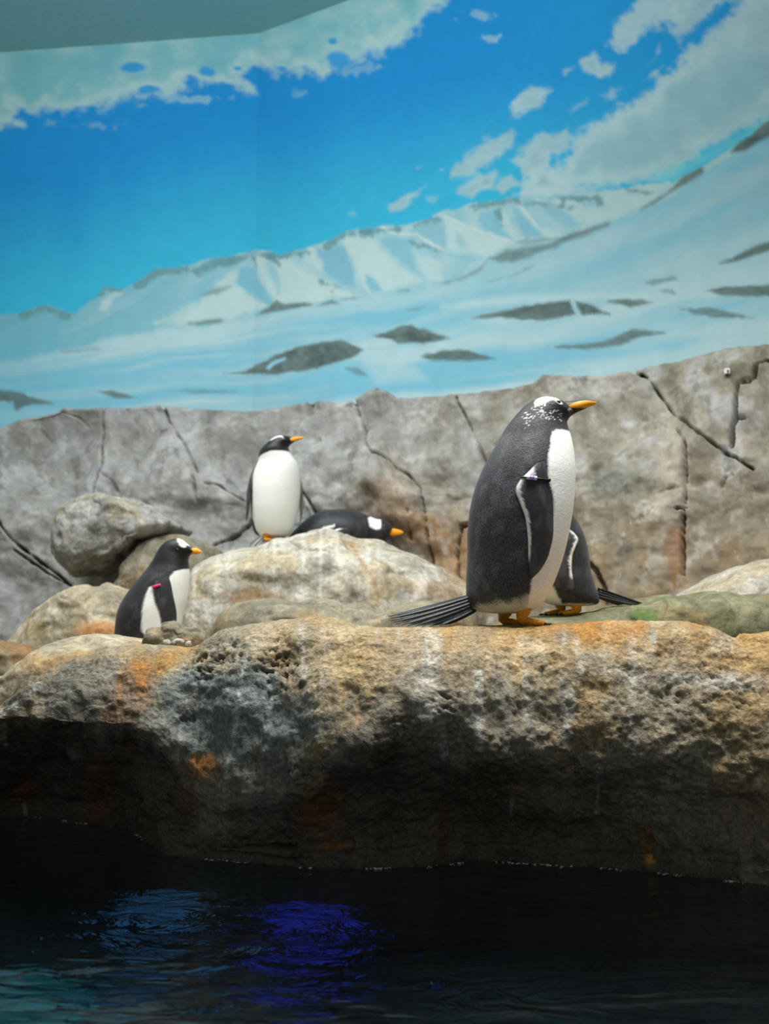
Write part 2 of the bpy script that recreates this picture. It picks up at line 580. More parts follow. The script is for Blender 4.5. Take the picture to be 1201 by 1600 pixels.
    for pts, c, a in (
        ([(370, 420), (374, 440), (385, 458), (418, 478), (390, 490), (360, 500), (310, 498), (286, 500), (312, 474), (335, 448), (356, 426)], WH, 0.95),
        ([(240, 505), (290, 478), (330, 462), (330, 500), (270, 506)], WH, 0.7),
        ([(375, 418), (392, 418), (400, 425), (403, 440), (412, 450), (420, 465), (425, 475), (405, 470), (385, 455), (373, 440)], BL, 0.95),
        ([(400, 402), (414, 402), (450, 404), (475, 424), (500, 437), (530, 450), (568, 461), (520, 467), (490, 473), (430, 474), (418, 452), (407, 432)], WH, 1.0),
        ([(416, 408), (428, 410), (438, 440), (436, 458), (426, 440), (418, 425)], (134, 182, 196), 0.8),
        ([(492, 392), (520, 385), (545, 390), (551, 420), (560, 451), (540, 448), (505, 428), (498, 410)], (118, 172, 192), 0.95),
        ([(476, 397), (487, 387), (496, 400), (507, 426), (490, 414), (480, 404)], WH, 0.9),
        ([(538, 374), (560, 369), (585, 370), (600, 395), (612, 430), (616, 455), (575, 456), (562, 440), (552, 410), (545, 390)], WH, 0.95),
        ([(569, 424), (584, 434), (598, 456), (582, 457), (573, 442)], BL, 0.9),
        ([(593, 374), (620, 372), (644, 372), (645, 386), (641, 405), (652, 428), (625, 410), (605, 392)], (126, 178, 194), 0.9),
        ([(578, 376), (590, 387), (612, 408), (640, 425), (668, 442), (600, 452), (584, 430)], WH, 0.8),
        ([(646, 386), (656, 402), (682, 406), (692, 438), (668, 438), (656, 422)], WH, 0.75),
        ([(690, 396), (720, 398), (752, 402), (744, 412), (716, 406)], (130, 180, 194), 0.8),
        ([(640, 362), (680, 342), (692, 350), (694, 382), (672, 374), (655, 367)], (130, 178, 192), 0.9),
        ([(692, 340), (710, 346), (760, 368), (802, 378), (788, 386), (760, 402), (730, 393), (702, 386), (695, 360)], WH, 0.9),
        ([(713, 362), (722, 370), (732, 390), (716, 386)], (138, 182, 194), 0.8),
        ([(750, 331), (780, 325), (788, 352), (800, 372), (762, 359), (744, 346)], BL, 0.8),
        ([(782, 330), (790, 330), (795, 350), (812, 370), (852, 376), (805, 379), (786, 352)], WH, 0.8),
        ([(800, 322), (815, 331), (832, 352), (850, 371), (822, 368), (801, 345)], (122, 176, 194), 0.85),
        ([(805, 317), (815, 325), (836, 350), (884, 368), (852, 372), (830, 346)], WH, 0.85),
        ([(860, 316), (900, 308), (960, 292), (1048, 287), (1020, 312), (960, 344), (905, 352), (890, 332)], (170, 197, 199), 0.9),
        ([(845, 318), (872, 326), (900, 346), (920, 352), (880, 352), (856, 336)], (128, 178, 194), 0.8),
        ([(905, 312), (940, 312), (945, 322), (915, 326)], (134, 178, 190), 0.7),
        ([(160, 470), (172, 458), (192, 454), (193, 460), (178, 466), (166, 482), (158, 484)], (176, 198, 200), 0.85),
        ([(252, 424), (290, 414), (284, 426), (258, 432)], (170, 196, 198), 0.8),
    ):
        m = pmask(px, py, pts, 5, n2 * 4 + nf * 2)
        snow = mixc(snow, lin(c), m * a)
    for pts, w_, a in (([(597, 355), (615, 365), (650, 366), (668, 378), (692, 391)], 2.2, 0.9), ([(690, 336), (740, 358), (800, 378)], 2.2, 0.7), ([(806, 316), (838, 352)], 2.4, 0.7), ([(838, 312), (880, 326)], 2.0, 0.6)):
        snow = mixc(snow, lin((188, 205, 204)), smask(px, py, pts, w_, 2, nf * 1.5) * a)
    # wind-drawn streaks of the snowfield
    bot = interp(px, [(-400, 660), (0, 660), (400, 640), (800, 600), (1201, 560), (1600, 520)])
    q = (py - foot) / np.maximum(bot - foot, 40)
    field = smooth(-4, 10, py - foot + n2 * 4)
    st = fbm(px / 420 + 3, q * 7.0 + 0.4 * n3, 0, 4, 8)
    fcol = np.zeros_like(col) + lin((146, 188, 200))
    fcol = mixc(fcol, lin((120, 180, 200)), smooth(0.05, 0.6, st))
    fcol = mixc(fcol, lin((166, 196, 202)), smooth(0.0, -0.5, st))
    right = smooth(760, 1000, px)
    for pts, c, a, s in (
        ([(800, 440), (960, 362), (1100, 296), (1260, 215), (1260, 260), (1100, 345), (960, 400), (840, 450)], (160, 193, 200), 0.75, 26),
        ([(720, 470), (860, 430), (1010, 366), (1140, 320), (1260, 265), (1260, 330), (1120, 385), (960, 430), (800, 470)], (128, 181, 197), 0.8, 24),
        ([(880, 455), (1010, 425), (1160, 370), (1260, 330), (1260, 400), (1130, 420), (1000, 452)], (152, 191, 201), 0.75, 20),
        ([(560, 470), (700, 448), (780, 428), (900, 390), (1000, 340), (960, 385), (820, 440), (640, 480)], (162, 194, 200), 0.6, 14),
        ([(720, 505), (830, 500), (960, 495), (1080, 505), (960, 520), (820, 530), (740, 522)], (158, 194, 203), 0.6, 12),
        ([(560, 512), (700, 500), (760, 506), (690, 522)], (128, 183, 200), 0.6, 10),
        ([(450, 590), (560, 560), (640, 575), (560, 605)], (118, 182, 204), 0.8, 10),
        ([(560, 560), (640, 548), (660, 590), (590, 600)], (168, 198, 204), 0.7, 12),
        ([(840, 548), (940, 548), (1040, 536), (1100, 525), (1060, 545), (940, 560), (860, 562)], (124, 181, 201), 0.8, 10),
        ([(690, 480), (800, 462), (920, 460), (1010, 462), (900, 466), (800, 474)], (180, 204, 206), 0.8, 8),
        ([(-50, 640), (100, 636), (150, 640), (60, 655), (-50, 660)], (156, 196, 204), 0.6, 8),
        ([(660, 425), (800, 412), (860, 400), (780, 425), (700, 440)], (146, 186, 196), 0.5, 8),
    ):
        m = pmask(px, py, pts, s, n1 * s * 0.5)
        fcol = mixc(fcol, lin(c), m * a)
    snow = snow * (1 - field[:, None]) + fcol * field[:, None]
    snow = mixc(snow, lin((104, 178, 200)), smooth(240, 40, px) * smooth(470, 560, py) * 0.35)
    # bare rock along the crest and in the snow
    rk = lin((90, 108, 106)); rk2 = lin((98, 142, 150))
    rag = n2 * 5 + nf * 4
    for pts, w_ in (([(40, 490), (72, 480), (104, 492)], 7), ([(148, 460), (166, 449), (186, 454)], 4), ([(214, 446), (246, 424), (288, 420)], 6), ([(308, 425), (332, 412), (350, 410)], 6),
                    ([(366, 408), (402, 396), (438, 401), (480, 393)], 5), ([(398, 402), (400, 420)], 4), ([(425, 400), (434, 410)], 4), ([(512, 382), (540, 366), (575, 361)], 6), ([(560, 362), (620, 358)], 4),
                    ([(648, 352), (690, 337)], 4), ([(738, 322), (800, 312)], 4), ([(806, 316), (850, 318), (890, 326)], 4), ([(858, 310), (930, 310), (940, 318)], 4), ([(980, 298), (1018, 302)], 3),
                    ([(640, 378), (690, 392)], 2), ([(500, 440), (520, 448)], 3), ([(778, 330), (784, 350)], 3)):
        m = smask(px, py, pts, w_, 4, rag)
        snow = mixc(snow, rk2, m * 0.85)
    for pts, a, s in (
        ([(350, 584), (385, 579), (420, 561), (450, 546), (500, 534), (530, 532), (555, 540), (568, 547), (548, 561), (500, 575), (430, 585), (400, 584)], 1, 3),
        ([(580, 525), (605, 519), (625, 510), (642, 507), (660, 515), (702, 529), (660, 538), (622, 535)], 1, 3),
        ([(655, 558), (690, 547), (730, 546), (774, 561), (720, 564), (670, 562)], 0.95, 3),
        ([(735, 497), (770, 490), (820, 477), (890, 468), (899, 491), (860, 499), (820, 499), (770, 495)], 1, 3),
        ([(896, 469), (920, 474), (952, 491), (908, 493)], 0.95, 3),
        ([(948, 470), (980, 466), (1020, 472), (985, 481)], 0.9, 3),
        ([(856, 541), (920, 537), (950, 532), (985, 515), (1038, 520), (1000, 527), (970, 539), (910, 546)], 0.9, 3),
        ([(1060, 483), (1110, 480), (1178, 497), (1120, 498)], 0.75, 3),
        ([(1103, 455), (1130, 447), (1201, 446), (1270, 455), (1201, 463), (1130, 461)], 0.95, 3),
        ([(1123, 412), (1160, 394), (1201, 377), (1270, 350), (1270, 370), (1201, 391), (1150, 410)], 0.95, 4),
        ([(1143, 238), (1155, 220), (1180, 203), (1201, 183), (1270, 140), (1270, 175), (1201, 213), (1165, 234)], 1, 4),
        ([(1000, 328), (1040, 302), (1068, 275), (1097, 258), (1099, 270), (1050, 300), (1012, 322)], 0.9, 4),
        ([(766, 404), (790, 391), (820, 387), (860, 379), (900, 362), (952, 347), (948, 354), (885, 378), (830, 400), (800, 411), (775, 408)], 0.72, 5),
        ([(800, 377), (880, 370), (950, 350), (885, 374), (820, 381)], 0.5, 3),
        ([(680, 445), (720, 434), (745, 421), (765, 401), (752, 422), (722, 438)], 0.5, 3), ([(760, 441), (800, 428), (836, 414), (806, 431)], 0.4, 3),
        ([(400, 492), (418, 482), (432, 470), (442, 476), (470, 472), (490, 476), (462, 482), (430, 487)], 0.9, 3),
        ([(-90, 610), (0, 610), (30, 612), (82, 631), (50, 632), (25, 641), (20, 628), (-90, 630)], 0.9, 3),
        ([(154, 612), (175, 611), (217, 622), (180, 621)], 0.9, 2.5),
        ([(265, 610), (310, 608), (370, 612), (310, 615)], 0.5, 3),
        ([(538, 575), (560, 575), (577, 589), (555, 583)], 0.6, 3),
        ([(495, 478), (518, 468), (530, 474)], 0.8, 3), ([(530, 468), (575, 461), (560, 466)], 0.5, 2),
        ([(295, 505), (345, 497), (352, 503), (310, 509)], 0.7, 3),
        ([(1008, 441), (1050, 431), (1058, 436), (1020, 444)], 0.6, 3), ([(1030, 455), (1050, 452), (1055, 460)], 0.5, 2),
        ([(315, 461), (335, 450), (360, 448), (340, 461)], 0.6, 4),
                ([(620, 455), (640, 449), (638, 456)], 0.5, 3), ([(630, 484), (665, 478), (655, 486)], 0.4, 3),
        ([(95, 549), (150, 542), (160, 547), (110, 552)], 0.35, 3),
    ):
        m = pmask(px, py, pts, s, n2 * 2.0 + nf * 1.5)
        tone = rk[None, :] * (1 + 0.30 * n2 + 0.22 * nf + 0.15 * n1)[:, None]
        snow = snow * (1 - (m * a)[:, None]) + tone * (m * a)[:, None]
    m = pmask(px, py, [(415, 575), (425, 565), (446, 558), (446, 562), (428, 570), (420, 578)], 2)
    snow = mixc(snow, lin((140, 190, 210)), m)
    col = col * (1 - land[:, None]) + snow * land[:, None]
    return np.clip(col, 0, 1)


def build_mural(name, x0, x1, nx, nz):
    xs = np.linspace(x0, x1, nx)
    zs = np.linspace(1.2, Z_CEIL, nz)
    X, Z = np.meshgrid(xs, zs)
    Y = wall_Y(X + (1e-6 if x0 >= X_SEAM - 1e-6 else -1e-6))
    px, py = proj(X.ravel(), Y.ravel(), Z.ravel())
    col = paint_mural(px, py)
    V = np.stack([X.ravel(), Y.ravel(), Z.ravel()], 1)
    o = obj(name, mesh_from(name, V, grid_faces(nz, nx)[:, ::-1], col), M['mural'])
    return o


tag(build_mural('wall_back', -6.0, X_SEAM, 400, 330), 'back wall painted with blue sky, thin cloud and snowy mountains', 'wall', kind='structure')
tag(build_mural('wall_right', X_SEAM, 4.6, 520, 330), 'right-hand wall painted with snow slopes, dark rocks and clouds', 'wall', kind='structure')


def box_mesh(name, x0, x1, y0, y1, z0, z1, bev=0.0):
    import bmesh
    bm = bmesh.new()
    bmesh.ops.create_cube(bm, size=1)
    for v in bm.verts:
        v.co = Vector(((x0 + x1) / 2 + v.co.x * (x1 - x0), (y0 + y1) / 2 + v.co.y * (y1 - y0), (z0 + z1) / 2 + v.co.z * (z1 - z0)))
    if bev:
        bmesh.ops.bevel(bm, geom=bm.edges[:], offset=bev, segments=2, affect='EDGES', profile=0.6)
    me = bpy.data.meshes.new(name)
    bm.to_mesh(me); bm.free()
    return me


tag(obj('ceiling', box_mesh('ceiling', -6, 6, -2.0, 9.2, Z_CEIL, Z_CEIL + 0.1), M['ceiling']), 'plain grey green painted ceiling above the mural', 'ceiling', kind='structure')

# ------------------------------------------------------------------ rock wall
ROCKTOP = [(-600, 700), (-400, 700), (-150, 690), (-40, 672), (0, 663), (30, 650), (75, 641), (100, 632), (180, 632), (250, 628), (300, 633), (370, 637), (430, 633), (470, 625),
           (500, 620), (530, 625), (552, 618), (575, 604), (590, 599), (604, 605), (620, 617), (680, 612), (740, 608), (800, 600), (834, 592),
           (850, 579), (880, 577), (930, 581), (1000, 570), (1060, 557), (1110, 545), (1150, 535), (1201, 530), (1300, 528), (1600, 520)]
CRACKS = [  # (polyline in the picture, half width px, depth m)
    ([(161, 640), (156, 690), (157, 722), (148, 740), (141, 760), (139, 782)], 2.2, 0.05),
    ([(157, 735), (172, 745), (181, 765)], 1.8, 0.03),
    ([(254, 632), (262, 655), (272, 670), (290, 700), (308, 735)], 2.0, 0.05),
    ([(268, 668), (248, 670), (236, 690), (232, 706)], 1.8, 0.03),
    ([(300, 742), (300, 775)], 3.0, 0.04),
    ([(317, 748), (340, 752), (355, 762), (372, 776)], 2.6, 0.05),
    ([(324, 843), (345, 832), (362, 825), (384, 806)], 3.4, 0.06),
    ([(0, 815), (20, 845), (55, 872), (85, 893), (104, 910)], 2.8, 0.07),
    ([(20, 858), (45, 875), (80, 897), (104, 910)], 2.6, 0.05),
    ([(492, 626), (478, 650), (460, 680)], 2.0, 0.03),
    ([(486, 628), (500, 624)], 5.0, 0.03),
    ([(552, 622), (558, 655), (570, 690), (585, 714), (610, 718), (634, 736), (648, 752), (650, 800), (648, 860)], 2.4, 0.06),
    ([(628, 790), (622, 830)], 2.4, 0.03),
    ([(466, 762), (480, 790), (490, 810)], 2.6, 0.06),
    ([(484, 690), (496, 682), (505, 684)], 2.0, 0.02),
    ([(715, 622), (730, 655), (745, 690), (755, 715)], 2.4, 0.05),
    ([(730, 810), (708, 812), (700, 835), (694, 860), (700, 890), (712, 905)], 4.0, 0.08),
    ([(980, 575), (1010, 590), (1028, 612), (1050, 640), (1080, 668), (1100, 680), (1130, 694), (1172, 726)], 2.6, 0.07),
    ([(1092, 676), (1112, 685)], 4.5, 0.05), ([(1125, 694), (1145, 704)], 4.5, 0.05),
    ([(1056, 668), (1070, 690), (1074, 730), (1074, 790), (1070, 840), (1070, 900)], 2.4, 0.06),
    ([(1026, 776), (1050, 770), (1068, 767)], 1.6, 0.02),
    ([(1062, 802), (1076, 798)], 4.0, 0.05),
    ([(1201, 566), (1185, 574), (1180, 594), (1155, 601), (1150, 620), (1148, 645), (1140, 660), (1138, 684)], 3.0, 0.08),
    ([(1155, 601), (1172, 598)], 4.0, 0.05), ([(1148, 645), (1160, 643)], 3.5, 0.05),
    ([(1122, 752), (1128, 738), (1140, 734)], 2.6, 0.03),
    ([(1140, 765), (1130, 790), (1124, 808)], 1.4, 0.02),
    ([(885, 830), (905, 865), (930, 890), (945, 920), (950, 945)], 5.0, 0.09),
    ([(920, 696), (930, 694), (936, 702)], 2.4, 0.03),
    ([(925, 620), (935, 630), (945, 640)], 1.5, 0.02),
    ([(890, 664), (905, 676)], 1.5, 0.02),
    ([(770, 690), (785, 680), (792, 672)], 3.0, 0.04),
    ([(60, 668), (80, 690), (92, 700)], 2.4, 0.02),
    ([(85, 640), (120, 650), (135, 662)], 1.6, 0.02),
]


def rockface_Y(x):
    """Plan line of the rock wall, rounding the corner of the murals."""
    k = 6.0
    a = Y_SEAM + SL * (x - X_SEAM); b = Y_SEAM + SR * (x - X_SEAM)
    return -np.log(np.exp(-k * a) + np.exp(-k * b)) / k - 0.22


def build_rockwall():
    nr = 290
    c = np.concatenate([np.linspace(-560, -66, 60), np.linspace(-60, 1260, 600), np.linspace(1268, 1750, 60)])
    nc = len(c)
    top = interp(c, ROCKTOP)
    Yc = np.full(nc, 7.0)
    for _ in range(20):
        x, _, zt = at(c, top, Yc)
        Yc = rockface_Y(x)
    xs, _, zt = at(c, top, Yc)
    # rows: 0..22 back over the rounded top, then down the face
    v = np.linspace(0, 1, nr)
    G = np.zeros((nr, nc, 3))
    ntop = 24
    zb = 0.25
    for r in range(nr):
        if r < ntop:
            t = r / (ntop - 1)          # 0 at the mural, 1 at the brow
            ang = t * math.pi / 2
            G[r, :, 1] = Yc + 0.24 * (1 - math.sin(ang) ** 1.2)
            G[r, :, 2] = zt - 0.05 * t ** 2
        else:
            t = (r - ntop + 1) / (nr - ntop)
            G[r, :, 2] = zt - 0.05 - t * (zt - 0.05 - zb)
            G[r, :, 1] = Yc - 0.30 * smooth(0, 0.35, t) - 0.55 * t ** 1.6
        G[r, :, 0] = xs
    N = grid_normals(G)
    if N[nr // 2, nc // 2, 1] > 0:
        N = -N
    X, Y, Z = G[..., 0], G[..., 1], G[..., 2]
    px, py = proj(X, Y, Z)
    big = fbm(X / 0.9, Z / 0.7, Y / 0.9, 3, 21)
    mid = fbm(X / 0.28, Z / 0.24, Y / 0.28, 3, 22)
    sm = fbm(X / 0.08, Z / 0.07, Y / 0.08, 3, 23)
    face = smooth(ntop * 0.6, ntop * 2.2, np.arange(nr))[:, None]
    disp = (0.13 * big + 0.04 * mid) * face + 0.010 * sm
    # facets: each side of a crack steps out differently
    disp += face * 0.05 * np.tanh(3 * fbm(X / 0.55 + 3, Z / 0.8, Y / 0.7, 2, 25))
    pf, qf = px.ravel(), py.ravel()
    wob = fbm(pf / 14, qf / 14, 0, 3, 26) * 1.6
    crack = np.zeros(pf.shape)
    for pts, w, d in CRACKS:
        m = smask(pf, qf, pts, w * 0.5, 1.3, wob)
        crack = np.maximum(crack, m * d)
    crack = crack.reshape(nr, nc)
    disp -= crack
    disp -= 0.14 * face * np.exp(-((px - 540) / 120) ** 2 - ((py - 835) / 55) ** 2)
    G = G + N * disp[..., None]
    # colours
    V = G.reshape(-1, 3)
    nA = fbm(pf / 130, qf / 110, 0, 4, 31); nB = fbm(pf / 40, qf / 44, 0, 4, 32); nC = fbm(pf / 14, qf / 14, 0, 3, 33)
    col = np.zeros((len(pf), 3)) + lin((146, 146, 143))
    olive = smooth(500, 900, pf + 120 * nA)
    col = mixc(col, lin((142, 135, 120)), olive * 0.9)
    col = mixc(col, lin((168, 168, 166)), smooth(0.1, 0.7, nB) * 0.7)
    col = mixc(col, lin((112, 112, 106)), smooth(0.05, 0.6, nA) * 0.5)
    col = mixc(col, lin((104, 96, 82)), smooth(0.15, 0.6, -nB + 0.3 * nC) * 0.55 * (0.4 + 0.6 * olive))
    # warm dirt low on the right and behind the lying bird
    low = smooth(690, 900, qf) * smooth(520, 700, pf)
    col = mixc(col, lin((122, 103, 72)), np.clip(low * (0.55 + 0.6 * nB), 0, 0.85))
    m = smooth(1.3, 0.3, np.hypot((pf - 690) / 70, (qf - 850) / 80) + 0.5 * nB)
    col = mixc(col, lin((150, 112, 66)), m * 0.6)
    m = smooth(1.3, 0.2, np.hypot((pf - 590) / 70, (qf - 790) / 60) + 0.5 * nB)
    col = mixc(col, lin((150, 120, 88)), m * 0.5)
    m = smooth(1.4, 0.2, np.hypot((pf - 930) / 80, (qf - 600) / 30) + 0.5 * nB)
    col = mixc(col, lin((176, 172, 166)), m * 0.7)
    m = smooth(1.3, 0.2, np.hypot((pf - 955) / 55, (qf - 752) / 30) + 0.3 * nB)
    col = mixc(col, lin((135, 138, 134)), m * 0.8)
    m = smask(pf, qf, [(1030, 640), (1046, 690), (1050, 760), (1044, 850), (1040, 900)], 18, 14, nB * 12)
    col = mixc(col, lin((172, 164, 150)), m * 0.6)
    m = smask(pf, qf, [(1060, 840), (1060, 930)], 14, 10, nB * 8)
    col = mixc(col, lin((140, 92, 44)), m * 0.55)
    m = smooth(0.1, 0.6, fbm(pf / 50, qf / 70, 0, 4, 37)) * smooth(380, 100, pf)
    col = mixc(col, lin((168, 170, 176)), m * 0.6)
    bl = fbm(pf / 20, qf / 26, 0, 5, 38, 0.6)
    col = mixc(col, lin((182, 178, 170)), smooth(0.25, 0.7, bl) * 0.45)
    col = mixc(col, lin((92, 86, 72)), smooth(0.2, 0.7, -bl) * 0.5)
    # grime settled in the cracks
    cr = smooth(0.004, 0.05, crack.ravel())
    col = mixc(col, lin((74, 60, 44)), cr * 0.75)
    col = col * (0.93 * (1 + 0.14 * nC))[:, None]
    o = obj('wall_rockwork', mesh_from('wall_rockwork', V, grid_faces(nr, nc), col), M['rockwall'])
    tag(o, 'low wall of grey carved artificial rock with dark cracks below the mural', 'rock wall', kind='structure')
    return o, G


wall_rock, RW = build_rockwall()


# ------------------------------------------------------------------ ground behind the ledge
def build_ground():
    nx, ny = 160, 120
    X, Y = np.meshgrid(np.linspace(-4.2, 4.2, nx), np.linspace(3.3, 7.9, ny))
    Z = 0.462 + 0.10 * smooth(4.5, 7.0, Y) + 0.04 * fbm(X / 0.5, Y / 0.5, 0, 4, 41) - 0.16 * smooth(4.5, 4.1, Y)
    col = np.zeros((X.size, 3)) + lin((140, 126, 100))
    n = fbm(X.ravel() / 0.3, Y.ravel() / 0.3, 0, 4, 42)
    col = mixc(col, lin((120, 116, 104)), smooth(0, 0.6, n))
    V = np.stack([X.ravel(), Y.ravel(), Z.ravel()], 1)
    tag(obj('floor', mesh_from('floor', V, grid_faces(ny, nx), col), M['ground']), 'rocky ground of the penguin enclosure', 'ground', kind='structure')


build_ground()

# ------------------------------------------------------------------ the front ledge
RIM = [(-420, 1150), (-150, 1140), (-40, 1128), (10, 1112), (40, 1078), (75, 1050), (110, 1030), (150, 1017), (200, 1009), (250, 1011), (285, 1014), (305, 1008), (325, 995), (348, 984),
       (400, 975), (450, 968), (500, 965), (530, 970), (560, 978), (620, 981), (720, 981), (820, 979), (900, 976), (980, 972), (1060, 972), (1100, 975),
       (1130, 984), (1160, 989), (1201, 991), (1300, 986), (1620, 980)]
BROW = [(-420, 1160), (-100, 1150), (0, 1136), (60, 1122), (150, 1135), (210, 1140), (270, 1165), (320, 1225), (370, 1250), (430, 1248), (485, 1220), (540, 1175), (600, 1142), (680, 1142),
        (740, 1168), (820, 1183), (900, 1190), (960, 1178), (1050, 1195), (1201, 1225), (1620, 1240)]
WLINE = [(-420, 1275), (0, 1278), (60, 1283), (150, 1291), (220, 1312), (280, 1336), (350, 1345), (420, 1350), (560, 1357), (640, 1355), (700, 1350), (760, 1345),
         (830, 1350), (950, 1358), (1050, 1370), (1120, 1380), (1201, 1395), (1620, 1440)]
RIMY = [(-420, 3.55), (0, 3.45), (150, 3.30), (300, 3.18), (420, 3.05), (800, 3.00), (1201, 2.95), (1620, 2.9)]


def catmull(P, n):
    """P: (k, cols, 2) control rows -> (n, cols, 2) rows through them, spread by control index."""
    k = P.shape[0]
    t = np.linspace(0, k - 1, n)
    i = np.clip(t.astype(int), 0, k - 2)
    f = (t - i)[:, None, None]
    p0 = P[np.maximum(i - 1, 0)]; p1 = P[i]; p2 = P[i + 1]; p3 = P[np.minimum(i + 2, k - 1)]
    return 0.5 * (2 * p1 + (p2 - p0) * f + (2 * p0 - 5 * p1 + 4 * p2 - p3) * f**2 + (3 * p1 - p0 - 3 * p2 + p3) * f**3)


def paint_ledge(px, py):
    nA = fbm(px / 120, py / 120, 0, 4, 51); nB = fbm(px / 36, py / 36, 0, 4, 52); nC = fbm(px / 10, py / 10, 0, 3, 53)
    run = fbm(px / 16, py / 260, 0, 4, 54)          # vertical runs of old drips
    col = np.zeros((len(px), 3)) + lin((148, 137, 113))
    col = mixc(col, lin((174, 168, 153)), smooth(0.05, 0.6, run + 0.3 * nB) * 0.7)
    col = mixc(col, lin((160, 132, 82)), smooth(0.0, 0.7, nA + 0.5 * nB) * 0.6)
    # ochre along the top on the right
    oc = smooth(1110, 985, py + 40 * nB + 30 * run) * smooth(430, 640, px)
    col = mixc(col, lin((168, 128, 64)), np.clip(oc * (0.5 + 0.5 * nB), 0, 0.85))
    col = mixc(col, lin((196, 184, 156)), smooth(0.1, 0.6, fbm(px / 60, py / 24, 0, 4, 57)) * smooth(1080, 1000, py) * 0.5)
    # blue grey belly of the middle boulder
    m = smooth(1.25, 0.35, np.hypot((px - 370) / 150, (py - 1130) / 110) + 0.35 * nB)
    col = mixc(col, lin((124, 136, 134)), m * 0.9)
    m = smooth(1.2, 0.3, np.hypot((px - 540) / 60, (py - 1060) / 90) + 0.4 * nB)
    col = mixc(col, lin((170, 142, 92)), m * 0.6)
    # rust apron on the left lobe
    for pts, c, a, s in (
        ([(205, 1030), (262, 1028), (246, 1060), (235, 1090), (205, 1128), (175, 1138), (150, 1132), (165, 1090), (185, 1060)], (166, 108, 34), 0.9, 12),
        ([(60, 1075), (110, 1035), (185, 1030), (170, 1085), (150, 1132), (70, 1122)], (122, 117, 104), 0.8, 12),
        ([(236, 1020), (300, 1012), (270, 1040), (245, 1060)], (168, 130, 66), 0.7, 8),
        ([(292, 1180), (330, 1176), (345, 1195), (322, 1215), (296, 1205)], (190, 120, 36), 0.85, 8),
        ([(395, 1165), (415, 1155), (410, 1180), (395, 1190)], (150, 84, 36), 0.7, 6),
        ([(455, 1235), (470, 1195), (478, 1190), (470, 1220)], (170, 110, 44), 0.8, 5),
        ([(495, 1205), (512, 1210), (520, 1222), (500, 1215)], (190, 110, 30), 0.8, 4),
        ([(358, 1230), (364, 1235), (370, 1265), (362, 1250)], (180, 110, 30), 0.8, 4),
        ([(26, 1235), (44, 1240), (42, 1265), (32, 1275)], (210, 140, 40), 0.9, 4),
        ([(470, 1180), (500, 1150), (560, 1110), (575, 1120), (520, 1170), (490, 1200)], (180, 140, 74), 0.7, 10),
        ([(868, 1190), (895, 1190), (890, 1212), (866, 1215)], (160, 96, 44), 0.7, 5),
        ([(860, 965), (1000, 965), (1010, 990), (930, 1000), (870, 990)], (182, 124, 44), 0.6, 12),
    ):
        col = mixc(col, lin(c), pmask(px, py, pts, s, nB * 8) * a)
    # dark wet algae from the waterline, plus painted shade under the brow
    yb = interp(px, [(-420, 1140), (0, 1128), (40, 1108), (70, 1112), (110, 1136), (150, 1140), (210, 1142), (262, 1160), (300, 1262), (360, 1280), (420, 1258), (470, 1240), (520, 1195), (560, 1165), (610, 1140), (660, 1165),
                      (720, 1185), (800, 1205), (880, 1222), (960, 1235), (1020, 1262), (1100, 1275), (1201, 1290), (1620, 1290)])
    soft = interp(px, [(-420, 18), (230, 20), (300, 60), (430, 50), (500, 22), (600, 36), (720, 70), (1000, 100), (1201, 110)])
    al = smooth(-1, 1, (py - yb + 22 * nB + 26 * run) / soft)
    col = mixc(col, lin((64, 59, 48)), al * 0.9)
    # lesser grey halfway, a painted falloff into the shade
    gf = smooth(-1, 1, (py - yb + 70 + 26 * nB + 60 * run) / (soft + 20))
    col = mixc(col, lin((98, 96, 86)), gf * (1 - al) * 0.7)
    # rust runs inside the dark zone
    for (cx, cy, w, h, c, a) in ((158, 1240, 26, 50, (122, 76, 26), 0.7), (500, 1265, 40, 50, (114, 74, 26), 0.7), (520, 1320, 28, 12, (140, 92, 36), 0.6), (290, 1250, 10, 40, (104, 62, 24), 0.6), (770, 1215, 60, 30, (66, 44, 26), 0.5),
                                 (1010, 1310, 12, 36, (120, 76, 28), 0.6), (690, 1300, 12, 40, (92, 52, 24), 0.5), (200, 1170, 20, 30, (80, 46, 18), 0.6), (940, 1240, 40, 30, (70, 52, 28), 0.5), (610, 1180, 20, 30, (60, 40, 26), 0.5),
                                 (1015, 1345, 8, 10, (190, 130, 50), 0.8), (40, 1230, 20, 26, (120, 60, 20), 0.6)):
        m = smooth(1.35, 0.35, np.hypot((px - cx) / w, (py - cy) / h) + 0.5 * nB)
        col = mixc(col, lin(c), m * a)
    # white mineral drips
    for pts, w, a in (([(385, 1020), (378, 1060), (370, 1120), (360, 1180), (352, 1215)], 2.6, 0.75), ([(425, 1090), (420, 1130)], 3.5, 0.6), ([(310, 1125), (307, 1158)], 2.4, 0.8), ([(283, 1130), (281, 1160), (276, 1190)], 2.5, 0.6),
                      ([(60, 1070), (30, 1100), (0, 1115)], 5, 0.55), ([(8, 1130), (8, 1165)], 1.8, 0.7), ([(40, 1180), (44, 1215)], 2, 0.35),
                      ([(748, 1050), (750, 1110), (748, 1165)], 6, 0.6), ([(820, 1030), (820, 1120)], 5, 0.5), ([(890, 1080), (884, 1150)], 7, 0.5), ([(900, 1000), (906, 1060)], 5, 0.35), ([(1022, 985), (1018, 1030)], 4, 0.45),
                      ([(690, 1130), (694, 1180)], 4, 0.5), ([(936, 1200), (932, 1270)], 3, 0.4), ([(680, 1000), (670, 1050)], 14, 0.35), ([(800, 1250), (798, 1270)], 2.0, 0.6), ([(38, 1258), (40, 1272)], 2.5, 0.8)):
        m = smask(px, py, pts, w, 3.0, nC * 3 + nB * 2)
